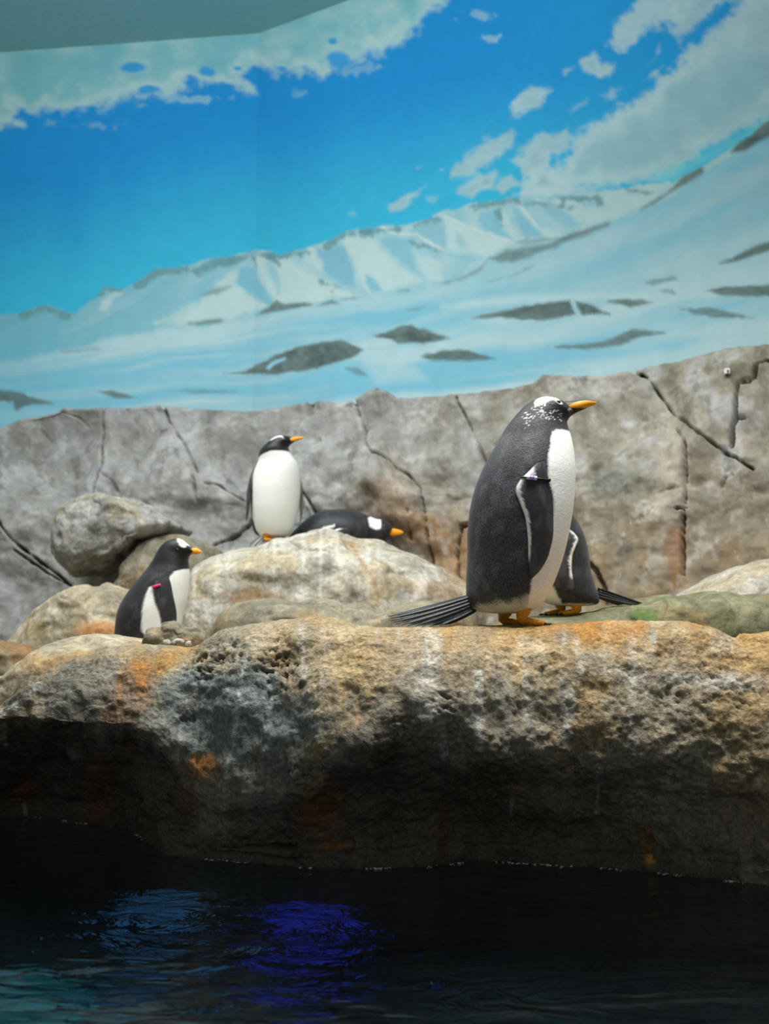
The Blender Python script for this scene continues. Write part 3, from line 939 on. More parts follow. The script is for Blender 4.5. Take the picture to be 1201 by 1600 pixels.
        col = mixc(col, lin((206, 208, 202)), m * a * (0.75 + 0.5 * nC).clip(0, 1))
    # pale salt crust band on the upper right
    m = smooth(1.2, 0.3, np.hypot((px - 1090) / 130, (py - 1062 - 0.06 * (px - 1090)) / 16) + 0.4 * nB)
    col = mixc(col, lin((190, 190, 184)), m * 0.5)
    m = smooth(1.2, 0.3, np.hypot((px - 670) / 30, (py - 1095) / 30) + 0.6 * nB)
    col = mixc(col, lin((196, 190, 178)), m * 0.6)
    col = col * (0.78 * (1 + 0.22 * nC))[:, None]
    return np.clip(col, 0.003, 1)


def build_ledge():
    nc, nr = 720, 300
    c = np.linspace(-400, 1600, nc)
    rim = sinterp(c, RIM); brow = sinterp(c, BROW); wl = sinterp(c, WLINE); Yr = sinterp(c, RIMY)
    xs = at(c, rim, Yr)[0]
    zr = at(c, rim, Yr)[2]
    Yw = ground_Y(c, wl, 0.0)
    fw = interp(c, [(-420, 0.2), (150, 0.28), (250, 0.27), (330, 0.18), (430, 0.19), (520, 0.28), (600, 0.31), (700, 0.27), (800, 0.22), (1000, 0.21), (1201, 0.21), (1620, 0.24)])
    Yb = Yr - fw
    zbw = at(c, brow, Yb)[2]
    cp = []

    def row(Y, z):
        cp.append(np.stack([Y, z], 1))
    row(Yr + 0.95, np.minimum(zr - 0.22, 0.36))
    row(Yr + 0.62, zr - 0.06)
    row(Yr + 0.30, zr - 0.006)
    row(Yr + 0.05, zr + 0.0)
    row(Yr - fw * 0.40, zr - (zr - zbw) * 0.13)
    row(Yr - fw * 0.78, zr - (zr - zbw) * 0.40)
    row(Yb + fw * 0.02, zr - (zr - zbw) * 0.74)
    row(Yb + 0.01, zbw - 0.02)
    row(Yb * 0.55 + Yw * 0.45 + 0.03, zbw * 0.62)
    row(Yw + 0.0, zbw * 0.22)
    row(Yw + 0.0, zbw * 0 - 0.06)
    row(Yw + 0.05, zbw * 0 - 0.9)
    G2 = catmull(np.stack(cp), nr)
    G = np.zeros((nr, nc, 3))
    G[..., 0] = xs[None, :]
    G[..., 1:] = G2
    N = grid_normals(G)
    if N[nr // 2, nc // 2, 1] > 0:
        N = -N
    X, Y, Z = G[..., 0], G[..., 1], G[..., 2]
    px, py = proj(X, Y, Z)
    pf, qf = px.ravel(), py.ravel()
    t = np.linspace(0, 11, nr)[:, None] + 0 * X
    face = smooth(3.2, 4.6, t) * smooth(10.3, 9.2, t)
    topf = smooth(0, 3.4, t)
    big = fbm(X / 0.34, Z / 0.30, Y / 0.34, 3, 61)
    mid = fbm(X / 0.11, Z / 0.10, Y / 0.11, 3, 62)
    fine = fbm(X / 0.035, Z / 0.030, Y / 0.035, 3, 63)
    grit = fbm(X / 0.012, Z / 0.012, Y / 0.012, 2, 64)
    disp = face * (0.035 * big + 0.016 * mid + 0.006 * fine + 0.002 * grit) + (1 - face) * (0.004 * mid + 0.003 * fine)
    # pitted patches where the skin of the concrete has broken away
    pit = np.zeros(pf.shape)
    nB = fbm(pf / 24, qf / 24, 0, 3, 66)
    for (cx, cy, w, h, a) in ((335, 1035, 55, 32, 1), (435, 1050, 40, 45, 1), (690, 1100, 24, 16, 0.8), (780, 1190, 60, 40, 0.7), (1120, 1080, 110, 50, 0.5), (290, 1125, 20, 20, 0.8), (910, 1200, 30, 24, 0.8), (470, 1210, 40, 24, 0.7), (110, 1142, 50, 16, 0.8), (620, 1150, 40, 30, 0.6),
                              (1100, 1200, 140, 90, 0.35), (900, 1150, 120, 60, 0.3)):
        pit = np.maximum(pit, a * smooth(1.3, 0.4, np.hypot((pf - cx) / w, (qf - cy) / h) + 0.4 * nB))
    hole = smooth(-0.1, 0.6, fbm(X / 0.016, Z / 0.012, Y / 0.016, 3, 67, 0.65))
    pit = pit.reshape(nr, nc)
    disp -= pit * (0.015 * hole + 0.004)
    # the split near the top right
    cr = smask(pf, qf, [(1098, 976), (1112, 972), (1135, 985), (1160, 996), (1230, 1002)], 2.5, 2.5, nB * 2).reshape(nr, nc)
    disp -= 0.03 * cr
    G = G + N * disp[..., None]
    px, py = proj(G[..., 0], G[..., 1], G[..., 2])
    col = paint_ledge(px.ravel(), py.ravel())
    holes = (pit * hole).ravel()
    col = mixc(col, lin((72, 56, 40)), np.clip(holes * 0.7, 0, 1))
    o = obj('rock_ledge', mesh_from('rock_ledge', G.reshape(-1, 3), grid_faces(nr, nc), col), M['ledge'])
    tag(o, 'long weathered rock ledge with rust stains rising from the dark water', 'rock ledge')
    return o, G


ledge, LG = build_ledge()


def top_z(G, x, y, r=0.03):
    d = (np.abs(G[..., 0] - x) < r) & (np.abs(G[..., 1] - y) < r)
    return float(G[..., 2][d].max()) if d.any() else None


# ------------------------------------------------------------------ boulders
PAL = {
    'pale': [(182, 177, 162), (204, 201, 191), (166, 150, 118), (148, 143, 130)],
    'buff': [(166, 155, 130), (186, 178, 158), (164, 128, 80), (134, 126, 106)],
    'olive': [(134, 128, 108), (152, 146, 126), (148, 124, 86), (106, 102, 86)],
    'moss': [(108, 107, 82), (130, 128, 100), (124, 108, 70), (80, 88, 56)],
    'grey': [(154, 153, 149), (178, 177, 172), (156, 146, 124), (124, 121, 114)],
    'brown': [(116, 103, 82), (138, 125, 100), (132, 98, 58), (84, 73, 58)],
}


def boulder(name, label, outline, Y, thick, pal, seed, n=110, rough=1.0, back=None, power=0.8, group=None, cat='boulder', extra=None, mod=None):
    """A closed rock whose outline at distance Y is the given one; thick = half depth in metres."""
    P = np.array([at(a, b, Y)[::2] for a, b in outline], float)
    cx, cz = (P[:, 0].min() + P[:, 0].max()) / 2, (P[:, 1].min() + P[:, 1].max()) / 2
    ang = np.arctan2(P[:, 1] - cz, P[:, 0] - cx); rad = np.hypot(P[:, 0] - cx, P[:, 1] - cz)
    o_ = np.argsort(ang)
    ang, rad = ang[o_], rad[o_]
    ang = np.concatenate([ang - 2 * np.pi, ang, ang + 2 * np.pi]); rad = np.tile(rad, 3)
    nu, nv = int(n * 2), n
    th = np.linspace(-np.pi, np.pi, nu, endpoint=False)
    # smooth polar radius (through x,z interpolation for long rocks)
    R = np.interp(th, ang, rad)
    ker = np.array([1, 3, 4, 3, 1.0]); ker /= ker.sum()
    R = np.convolve(np.concatenate([R[-2:], R, R[:2]]), ker, 'valid')
    ph = np.linspace(-np.pi / 2, np.pi / 2, nv)
    cph = np.sign(np.cos(ph)) * np.abs(np.cos(ph)) ** power
    sph = np.sign(np.sin(ph)) * np.abs(np.sin(ph)) ** power
    bk = thick if back is None else back
    G = np.zeros((nv, nu, 3))
    G[..., 0] = cx + cph[:, None] * (R * np.cos(th))[None, :]
    G[..., 2] = cz + cph[:, None] * (R * np.sin(th))[None, :]
    G[..., 1] = Y + (np.where(sph < 0, thick, bk) * sph)[:, None]
    C = np.array([cx, Y, cz])
    D = G - C
    N = D / (np.linalg.norm(D, axis=2, keepdims=True) + 1e-9)
    S = max(0.08, min(thick, np.ptp(P[:, 1]) / 2))
    X, Yy, Z = G[..., 0], G[..., 1], G[..., 2]
    disp = rough * S * (0.10 * fbm(X / (S * 1.1), Yy / (S * 1.1), Z / (S * 1.1), 3, seed) * np.abs(sph)[:, None] ** 0.5
                        + 0.03 * fbm(X / (S * .3), Yy / (S * .3), Z / (S * .3), 3, seed + 1) + 0.008 * fbm(X / (S * .08), Yy / (S * .08), Z / (S * .08), 2, seed + 2))
    fac = np.abs(sph)[:, None] ** 0.35
    f1 = fbm(X / (S * .8) + 5, Yy / (S * .8), Z / (S * .9), 2, seed + 3)
    f2 = fbm(X / (S * .45) - 5, Yy / (S * .45), Z / (S * .6), 2, seed + 4)
    disp = disp + rough * S * (0.10 * np.tanh(5 * f1) * fac + 0.05 * np.tanh(6 * f2) * fac)
    crk = smooth(0.045, 0.0, np.abs(fbm(X / (S * 1.3), Yy / (S * 1.3), Z / (S * 1.6), 3, seed + 9) + 0.05)) * smooth(0.0, 0.3, f1)
    disp = disp - rough * S * 0.05 * crk
    G = G + N * disp[..., None]
    if mod:
        G = mod(G)
    V = G.reshape(-1, 3)
    px, py = proj(V[:, 0], V[:, 1], V[:, 2])
    a, b, c, d = [lin(q) for q in PAL[pal]]
    k = 240.0
    n1 = fbm(V[:, 0] * k / 50, V[:, 1] * k / 50, V[:, 2] * k / 50, 4, seed + 5); n2 = fbm(V[:, 0] * k / 14, V[:, 1] * k / 14, V[:, 2] * k / 90, 4, seed + 6)
    col = np.zeros((len(V), 3)) + a
    col = mixc(col, b, smooth(0.0, 0.6, n2) * 0.8)
    col = mixc(col, d, smooth(0.05, 0.6, n1) * 0.7)
    col = mixc(col, c, smooth(0.1, 0.6, -n1 + 0.3 * n2) * 0.7)
    col = mixc(col, lin((96, 78, 54)), crk.ravel() * 0.55)
    bl = fbm(V[:, 0] * 18, V[:, 1] * 18, V[:, 2] * 22, 5, seed + 11, 0.62)
    col = col * (1 + 0.30 * bl)[:, None]
    if extra:
        col = extra(col, px, py, n1, n2)
    col = col * 0.84
    f = grid_faces(nv, nu, True)[:, ::-1]
    o = obj(name, mesh_from(name, V, f, col), M['boulder'])
    tag(o, label, cat, group)
    return o, G


def ex_center(col, px, py, n1, n2):
    run = fbm(px / 9, py / 200, 0, 3, 71)
    col = mixc(col, lin((224, 222, 212)), smooth(0.1, 0.9, run + 0.3 * n1) * 0.42)
    m = smask(px, py, [(548, 850), (566, 880), (582, 905), (590, 935), (586, 960)], 3, 3, n2 * 3)
    col = mixc(col, lin((156, 122, 78)), m * 0.7)
    m = smooth(1.3, 0.3, np.hypot((px - 400) / 60, (py - 935) / 18) + 0.4 * n1)
    col = mixc(col, lin((150, 112, 62)), m * 0.7)
    m = smooth(1.3, 0.3, np.hypot((px - 690) / 50, (py - 930) / 30) + 0.4 * n1)
    return mixc(col, lin((160, 120, 70)), m * 0.5)


def ex_left(col, px, py, n1, n2):
    m = smooth(1.3, 0.3, np.hypot((px - 150) / 60, (py - 985) / 18) + 0.4 * n1)
    col = mixc(col, lin((186, 128, 66)), m * 0.75)
    m = smooth(1.3, 0.3, np.hypot((px - 60) / 24, (py - 985) / 24) + 0.4 * n1)
    return mixc(col, lin((150, 130, 60)), m * 0.4)


def ex_moss(col, px, py, n1, n2):
    m = smooth(1.3, 0.3, np.hypot((px - 1005) / 26, (py - 962) / 12) + 0.4 * n1)
    return mixc(col, lin((78, 110, 40)), m * 0.7)


def hollow(G):
    """Resting hollow behind the crest of the big pale boulder."""
    x0, x1, zd = float(at(400, 866, 6.53)[0]), float(at(640, 866, 6.53)[0]), float(at(520, 870, 6.53)[2])
    w = smooth(6.36, 6.42, G[..., 1]) * smooth(x0 - 0.06, x0 + 0.04, G[..., 0]) * smooth(x1 + 0.06, x1 - 0.04, G[..., 0])
    G = G.copy()
    G[..., 2] = np.where(G[..., 2] > zd, G[..., 2] * (1 - w) + zd * w, G[..., 2])
    return G


B = {}
B['center'] = boulder('boulder', 'big pale streaked boulder carrying the upright white-breasted penguin and the lying penguin',
                      [(282, 985), (286, 930), (298, 898), (322, 876), (350, 866), (398, 856), (455, 847), (505, 840), (560, 848), (620, 863), (675, 884), (712, 905), (728, 930), (735, 985), (700, 1070), (500, 1090), (310, 1070)],
                      6.3, 0.75, 'pale', 101, 150, 0.6, 0.5, 0.72, extra=ex_center, mod=hollow)
boulder('boulder', 'smooth olive rock slab at the foot of the big pale boulder',
        [(335, 990), (345, 962), (375, 945), (410, 938), (470, 944), (540, 951), (600, 957), (622, 946), (660, 938), (700, 942), (735, 962), (745, 1010), (640, 1060), (540, 1065), (340, 1050)],
        5.1, 0.40, 'olive', 103, 110, 0.5, 0.4, 0.7)
boulder('boulder', 'buff rounded boulder behind the back of the penguin with the pink band',
        [(15, 1030), (40, 990), (85, 945), (120, 922), (145, 916), (190, 922), (230, 938), (280, 965), (310, 1000), (300, 1080), (150, 1100), (15, 1080)],
        5.9, 0.5, 'buff', 105, 110, 0.6, 0.5, 0.72, extra=ex_left)
boulder('boulder', 'grey jutting rock block with a dark hollow beneath it on the rock wall',
        [(99, 875), (100, 825), (113, 797), (145, 782), (190, 779), (230, 791), (265, 811), (288, 824), (272, 838), (228, 848), (198, 872), (160, 890), (122, 902)],
        6.75, 0.42, 'grey', 107, 110, 0.8, 0.6, 0.7)
boulder('boulder', 'olive rounded rock wedged between the grey block and the big pale boulder',
        [(192, 905), (204, 872), (235, 850), (270, 838), (310, 843), (340, 857), (352, 880), (342, 950), (325, 1030), (262, 1046), (200, 1030)],
        6.62, 0.30, 'olive', 109, 100, 0.6, 0.3, 0.75)
B['moss'] = boulder('boulder', 'low mossy green rock behind the big penguin',
                    [(735, 1000), (762, 975), (820, 964), (870, 962), (920, 958), (985, 945), (1060, 935), (1140, 931), (1210, 932), (1300, 940), (1340, 1000), (1300, 1080), (1100, 1100), (760, 1080)],
                    4.15, 0.42, 'moss', 111, 130, 0.35, 0.5, 0.6, extra=ex_moss)
boulder('boulder', 'pale sloping rock rising behind the mossy rock',
        [(1010, 975), (1060, 930), (1110, 905), (1150, 893), (1201, 880), (1280, 866), (1350, 880), (1420, 980), (1400, 1080), (1200, 1100), (1030, 1080)],
        5.1, 0.45, 'pale', 113, 110, 0.5, 0.5, 0.75)
boulder('boulder', 'small dark brown rock left of the sloping buff rock',
        [(-90, 1050), (-60, 1018), (-20, 1009), (30, 1008), (62, 1012), (78, 1030), (70, 1080), (-20, 1110), (-90, 1090)],
        4.5, 0.3, 'brown', 115, 80, 0.8, 0.3, 0.75)
B['slope'] = boulder('boulder', 'sloping buff rock between the ledge and the penguin with the pink band',
                     [(-170, 1160), (-90, 1130), (-10, 1098), (40, 1050), (70, 1024), (100, 1006), (135, 996), (185, 995), (235, 1003), (290, 1018), (310, 1050), (280, 1085), (100, 1120), (-100, 1150), (-170, 1165)],
                     3.85, 0.36, 'buff', 117, 120, 0.5, 0.5, 0.72)
boulder('stone', 'grey green stone resting before the penguin with the pink band',
        [(222, 1002), (229, 985), (250, 979), (290, 980), (316, 985), (326, 1000), (318, 1018), (270, 1026), (228, 1020)],
        3.62, 0.085, 'olive', 119, 60, 0.8, None, 0.7, cat='stone')
PEB = []
for i, (x, y, w, h, lb) in enumerate(((261, 1006, 8, 6, 'middle-sized pale pebble against the grey green stone, beside the largest one'), (279, 1006, 9.5, 7, 'largest of the pale pebbles lying against the grey green stone'),
                                      (295, 1008, 5, 4.5, 'smallest pale pebble before the grey green stone'))):
    rp = random.Random(60 + i)
    pts = [(x + w * math.cos(a) * (0.85 + 0.25 * rp.random()), y + h * math.sin(a) * (0.85 + 0.25 * rp.random())) for a in np.linspace(0, 2 * math.pi, 9, endpoint=False)]
    PEB.append(boulder('pebble', lb, pts, (3.505, 3.505, 3.33)[i], 0.018, 'pale', 121 + i * 3, 24, 0.9, None, 0.85, group='pale pebbles by the stone', cat='pebble')[0])


# ------------------------------------------------------------------ rocks are bedded against each other, not through each other
from mathutils.bvhtree import BVHTree


def tree(o):
    me = o.data
    return BVHTree.FromPolygons([v.co.copy() for v in me.vertices], [tuple(p.vertices) for p in me.polygons])


UP = Vector((0, 0, 1)); FRONT = Vector((0, -1, 0))


def settle(o, against, bed=0.02):
    """Reshapes the buried side of a rock so that it only beds a little into what it rests against."""
    for t, kind, box in against:
        for v in o.data.vertices:
            q = v.co
            if kind == 'closed':
                if not all(box[0][a] <= q[a] <= box[1][a] for a in range(3)):
                    continue
                k, p = 0, q.copy()
                while k < 20:
                    h = t.ray_cast(p, UP)[0]
                    if h is None:
                        break
                    k += 1
                    p = h + UP * 1e-4
                if k % 2:
                    n = t.find_nearest(q)[0]
                    d = n - q
                    if d.length > bed:
                        v.co = n - d.normalized() * bed
            elif kind == 'wall':
                h = t.ray_cast(q, FRONT)[0]
                if h is not None and q.y - h.y > bed:
                    v.co.y = h.y + bed
            else:                                   # ground below: floor or ledge
                h = t.ray_cast(q, UP)[0]
                if h is not None and h.z - q.z > bed:
                    v.co.z = h.z - bed
    o.data.update()


def as_closed(o):
    P = np.array([v.co[:] for v in o.data.vertices])
    return (tree(o), 'closed', (P.min(0), P.max(0)))


T_WALL, T_FLOOR, T_LEDGE = (tree(wall_rock), 'wall', None), (tree(bpy.data.objects['floor']), 'ground', None), (tree(ledge), 'ground', None)
done = []
for nm, extra_t in (('boulder', ()), ('boulder.001', ()), ('boulder.002', ()), ('boulder.003', ()), ('boulder.004', ()), ('boulder.005', (T_LEDGE,)), ('boulder.006', ()), ('boulder.008', (T_LEDGE,)), ('boulder.007', ()), ('stone', (T_LEDGE,))):
    o = bpy.data.objects[nm]
    settle(o, [T_FLOOR, *extra_t] + [as_closed(p) for p in done] + [T_WALL])
    done.append(o)
for o in PEB:                                       # each pebble lies on the ledge
    P = [v.co for v in o.data.vertices]
    lowest = min(P, key=lambda q: q.z)
    c = sum(P, Vector()) / len(P)
    g = max((t.ray_cast(Vector((c.x, c.y, 3.0)), -UP)[0].z for t in (T_LEDGE[0], T_FLOOR[0], tree(bpy.data.objects['boulder.008'])) if t.ray_cast(Vector((c.x, c.y, 3.0)), -UP)[0] is not None))
    dz = g - 0.003 - lowest.z
    for v in o.data.vertices:
        v.co.z += dz


# ------------------------------------------------------------------ penguins
BLACK = lin((40, 40, 44)); WHITE = lin((236, 236, 232)); ORANGE = lin((238, 160, 30)); INK = lin((13, 13, 14))


class Frame:
    """Turns outline pixels into a penguin's own coordinates: s forward, z up, origin at the feet."""
    def __init__(self, px0, py0, Y, flip=False):
        self.x0, _, self.z0 = at(px0, py0, Y)
        self.Y, self.flip = Y, flip

    def __call__(self, p):
        x, _, z = at(p[0], p[1], self.Y)
        s = (x - self.x0)
        return (-s if self.flip else s), z - self.z0

    def scale(self):
        return self.Y / F / 0.995


def loft(chords, widths, nring, nseg, square=1.0):
    """Rings through (back point, front point) chords with half widths -> (nring, nseg, 3) in (s, lateral, z)."""
    k = len(chords)
    A = np.array([[*a, *b, w] for (a, b), w in zip(chords, widths)], float)
    # spread rings by length travelled
    mid = (A[:, :2] + A[:, 2:4]) / 2
    ln = np.concatenate([[0], np.cumsum(np.maximum(np.hypot(*np.diff(mid, axis=0).T), 1e-4))])
    t = np.interp(np.linspace(0, ln[-1], nring), ln, np.arange(k))
    i = np.clip(t.astype(int), 0, k - 2)
    f = (t - i)[:, None]
    p0, p1, p2, p3 = A[np.maximum(i - 1, 0)], A[i], A[i + 1], A[np.minimum(i + 2, k - 1)]
    R = 0.5 * (2 * p1 + (p2 - p0) * f + (2 * p0 - 5 * p1 + 4 * p2 - p3) * f**2 + (3 * p1 - p0 - 3 * p2 + p3) * f**3)
    th = np.linspace(0, 2 * np.pi, nseg, endpoint=False)
    b, fr, w = R[:, 0:2], R[:, 2:4], np.maximum(R[:, 4], 0.0004)
    c = (b + fr) / 2; h = (fr - b) / 2
    cs, sn = np.cos(th), np.sin(th)
    cs = np.sign(cs) * np.abs(cs) ** square; sn = np.sign(sn) * np.abs(sn) ** square
    G = np.zeros((nring, nseg, 3))
    G[..., 0] = c[:, None, 0] + h[:, None, 0] * cs
    G[..., 2] = c[:, None, 1] + h[:, None, 1] * cs
    G[..., 1] = w[:, None] * sn
    return G


def close_tube(G):
    """Faces for a ring loft with both ends closed by a fan."""
    nr, ns = G.shape[:2]
    V = G.reshape(-1, 3)
    f = grid_faces(nr, ns, True)
    V = np.vstack([V, G[0].mean(0), G[-1].mean(0)])
    i0, i1 = nr * ns, nr * ns + 1
    F_ = [tuple(q) for q in f]
    for j in range(ns):
        F_.append((i0, (j + 1) % ns, j))
        F_.append((i1, (nr - 1) * ns + j, (nr - 1) * ns + (j + 1) % ns))
    return V, F_


class Twist:
    """Turns the head about an upright axis (and keeps everything else)."""
    def __init__(self, yaw=0.0, s=0.0, z0=0.0, z1=1.0):
        self.yaw, self.s, self.z0, self.z1 = yaw, s, z0, z1

    def __call__(self, V):
        V = np.array(V, float)
        if self.yaw == 0:
            return V
        a = self.yaw * smooth(self.z0, self.z1, V[:, 2])
        x, y = V[:, 0] - self.s, V[:, 1].copy()
        V[:, 0] = self.s + x * np.cos(a) - y * np.sin(a)
        V[:, 1] = x * np.sin(a) + y * np.cos(a)
        return V


def body_lateral(G, s, z):
    """Half width of the body skin at a side-view point."""
    nr, ns, _ = G.shape
    H = G[:, : ns // 2, :].reshape(-1, 3)
    d = (H[:, 0] - s) ** 2 + (H[:, 2] - z) ** 2
    i = np.argsort(d)[:6]
    w = 1 / (d[i] + 1e-7)
    return float((H[i, 1] * w).sum() / w.sum())


def ellipsoid(name, c, r, mat, parent, rot=None, n=16):
    u = np.linspace(0, np.pi, n); v = np.linspace(0, 2 * np.pi, n * 2, endpoint=False)
    U, W = np.meshgrid(u, v, indexing='ij')
    P = np.stack([r[0] * np.sin(U) * np.cos(W), r[1] * np.sin(U) * np.sin(W), r[2] * np.cos(U)], -1).reshape(-1, 3)
    if rot is not None:
        P = P @ np.array(rot).T
    return obj(name, mesh_from(name, P + np.array(c), grid_faces(n, n * 2, True)), mat, parent)


def tube(pts, rad, ns=10, closed=False):
    """Tube mesh along a polyline; returns verts, faces."""
    P = np.array(pts, float)
    n = len(P)
    T = np.roll(P, -1, 0) - np.roll(P, 1, 0) if closed else np.gradient(P, axis=0)
    T /= np.linalg.norm(T, axis=1, keepdims=True) + 1e-9
    rad = np.broadcast_to(np.asarray(rad, float), (n,))
    up = np.array([0.13, 0.9, 0.41])
    G = np.zeros((n, ns, 3))
    th = np.linspace(0, 2 * np.pi, ns, endpoint=False)
    for i in range(n):
        a = np.cross(T[i], up); a /= np.linalg.norm(a) + 1e-9
        b = np.cross(T[i], a)
        G[i] = P[i] + rad[i] * (np.cos(th)[:, None] * a + np.sin(th)[:, None] * b)
    if closed:
        r = np.arange(n)[:, None]; c = np.arange(ns)[None, :]
        f = np.stack([r * ns + c, r * ns + (c + 1) % ns, ((r + 1) % n) * ns + (c + 1) % ns, ((r + 1) % n) * ns + c], -1).reshape(-1, 4)
        return G.reshape(-1, 3), f
    return close_tube(G)


def make_foot(root, s, l, z, size, yaw, side, k, legtop, mat):
    """Webbed three-toed foot with a short leg; claws are its sub-parts."""
    ca, sa = math.cos(yaw), math.sin(yaw)

    def W(p):
        return (s + p[0] * ca - p[1] * sa, l + p[0] * sa + p[1] * ca, z + p[2])
    V, F_ = [], []

    def add(v, f):
        o = len(V)
        V.extend([tuple(q) for q in v]); F_.extend([tuple(int(i) + o for i in q) for q in f])
    # leg
    lt = (legtop[0], legtop[1], legtop[2])
    an = W((0.0, 0, 0.022 * k))
    pts = [lt, ((lt[0] * .5 + an[0] * .5), (lt[1] * .5 + an[1] * .5), (lt[2] * .5 + an[2] * .5)), an, W((0.012 * k, 0, 0.012 * k))]
    add(*tube(pts, [0.026 * k, 0.021 * k, 0.017 * k, 0.014 * k], 14))
    tips = []
    for a_, L in ((0.42, 0.92), (0.0, 1.0), (-0.42, 0.9)):
        q = []
        for t, h in ((0, 0.013), (0.3, 0.016), (0.6, 0.012), (0.85, 0.010), (1.0, 0.006)):
            q.append(W((L * size * t * math.cos(a_), L * size * t * math.sin(a_), h * k)))
        add(*tube(q, [0.011 * k, 0.0095 * k, 0.0085 * k, 0.0075 * k, 0.004 * k], 10))
        tips.append((q[-1], a_))
    # web between the toes
    n = 9
    web = []
    for i in range(n):
        t = 0.1 + 0.72 * i / (n - 1)
        rowp = []
        for j in range(13):
            a_ = -0.42 + 0.84 * j / 12
            L = 0.92 - 0.10 * math.sin(2 * math.pi * abs(a_) / 0.42 / 2) ** 2
            rowp.append((L * size * t * math.cos(a_), L * size * t * math.sin(a_), 0.009 * k))
        web.append(rowp)
    g = np.array([[W(p) for p in r_] for r_ in web])
    lo = g.copy(); lo[..., 2] -= 0.007 * k
    both = np.concatenate([g.reshape(-1, 3), lo.reshape(-1, 3)])
    f = grid_faces(n, 13)
    ff = [tuple(q) for q in f] + [tuple(int(i) + n * 13 for i in q[::-1]) for q in f]
    rimi = [r_ * 13 for r_ in range(n)] + [(n - 1) * 13 + j for j in range(1, 13)] + [r_ * 13 + 12 for r_ in range(n - 2, -1, -1)] + list(range(11, 0, -1))
    for i in range(len(rimi)):
        a_, b_ = rimi[i], rimi[(i + 1) % len(rimi)]
        ff.append((a_, b_, b_ + n * 13, a_ + n * 13))
    add(both, ff)
    foot = obj('foot', mesh_from('foot', V, F_), mat, root)
    for p, a_ in tips:
        d = (math.cos(a_ + yaw), math.sin(a_ + yaw))
        q = [p, (p[0] + d[0] * 0.010 * k, p[1] + d[1] * 0.010 * k, p[2] + 0.001 * k), (p[0] + d[0] * 0.019 * k, p[1] + d[1] * 0.019 * k, p[2] - 0.004 * k)]
        v, f = tube(q, [0.0045 * k, 0.0035 * k, 0.0008 * k], 8)
        obj('claw', mesh_from('claw', v, f), M['claw'], foot)
    return foot


def make_flipper(root, G, lead, trail, side, mat, off=0.006, flare=0.0, white=0.13, tw=None, rough_edge=1.0, thick=0.007, patch=None):
    """Flat flipper hugging the flank between a leading and a trailing edge (side-view polylines in metres)."""
    nt, nw = 70, 26
    def rs(P):
        P = np.array(P, float)
        d = np.concatenate([[0], np.cumsum(np.hypot(*np.diff(P, axis=0).T))]); d /= d[-1]
        t = np.linspace(0, 1, nt)
        return np.stack([sinterp(t, np.stack([d, P[:, 0]], 1)), sinterp(t, np.stack([d, P[:, 1]], 1))], 1)
    A, B_ = rs(lead), rs(trail)
    w = np.linspace(0, 1, nw)
    S = A[:, None, :] * (1 - w)[None, :, None] + B_[:, None, :] * w[None, :, None]
    lat = np.zeros((nt, nw))
    for i in range(0, nt):
        for j in range(0, nw):
            lat[i, j] = body_lateral(G, S[i, j, 0], S[i, j, 1])
    for _ in range(6):
        lat[1:-1] = (lat[:-2] + 2 * lat[1:-1] + lat[2:]) / 4
        lat[:, 1:-1] = (lat[:, :-2] + 2 * lat[:, 1:-1] + lat[:, 2:]) / 4
    tt = np.linspace(0, 1, nt)[:, None]
    lat = lat + off + flare * tt ** 1.3
    prof = np.sqrt(np.clip(1 - (2 * w - 1) ** 2, 0, 1))[None, :] * (0.35 + 0.65 * np.sin(np.clip(tt * 3.0 + 0.3, 0, np.pi)) ** 0.7)
    out = np.stack([S[..., 0], lat + thick * prof, S[..., 1]], -1)
    inn = np.stack([S[..., 0], lat - thick * prof * 0.7, S[..., 1]], -1)
    V = np.concatenate([out.reshape(-1, 3), inn.reshape(-1, 3)])
    V[:, 1] *= side
    f = grid_faces(nt, nw); n0 = nt * nw
    ff = [tuple(q) for q in f] + [tuple(int(i) + n0 for i in q[::-1]) for q in f]
    rim = [(i * nw, (i + 1) * nw) for i in range(nt - 1)] + [(i * nw + nw - 1, (i + 1) * nw + nw - 1) for i in range(nt - 1)] + [(j, j + 1) for j in range(nw - 1)] + [((nt - 1) * nw + j, (nt - 1) * nw + j + 1) for j in range(nw - 1)]
    ff += [(a, b, b + n0, a + n0) for a, b in rim]
    WW = np.tile(w[None, :] + 0 * tt, (1, 1)).ravel(); TT = (tt + 0 * w[None, :]).ravel()
    nz = fbm(S[..., 0].ravel() * 160, S[..., 1].ravel() * 160, 0, 3, 81)
    col = np.zeros((n0, 3)) + lin((46, 47, 51))
    col = mixc(col, lin((84, 86, 92)), smooth(0.0, 0.7, fbm(S[..., 0].ravel() * 40, S[..., 1].ravel() * 22, 0, 3, 82)) * 0.5)
    edge = smooth(1 - white - 0.05, 1 - white + 0.05, WW + 0.04 * nz * rough_edge) * smooth(0.10, 0.22, TT) * smooth(0.88, 0.80, TT)
    col = mixc(col, WHITE, edge)
    if patch is not None:
        col = mixc(col, WHITE, smooth(0.10, 0.02, np.hypot(TT - patch[0], (WW - patch[1]) * 0.25) + 0.02 * nz))
    under = np.zeros((n0, 3)) + lin((200, 198, 192))
    V2 = tw(V) if tw else V
    if side < 0:
        ff = [q[::-1] for q in ff]
    return obj('flipper', mesh_from('flipper', V2, ff, np.concatenate([col, under])), mat, root), out


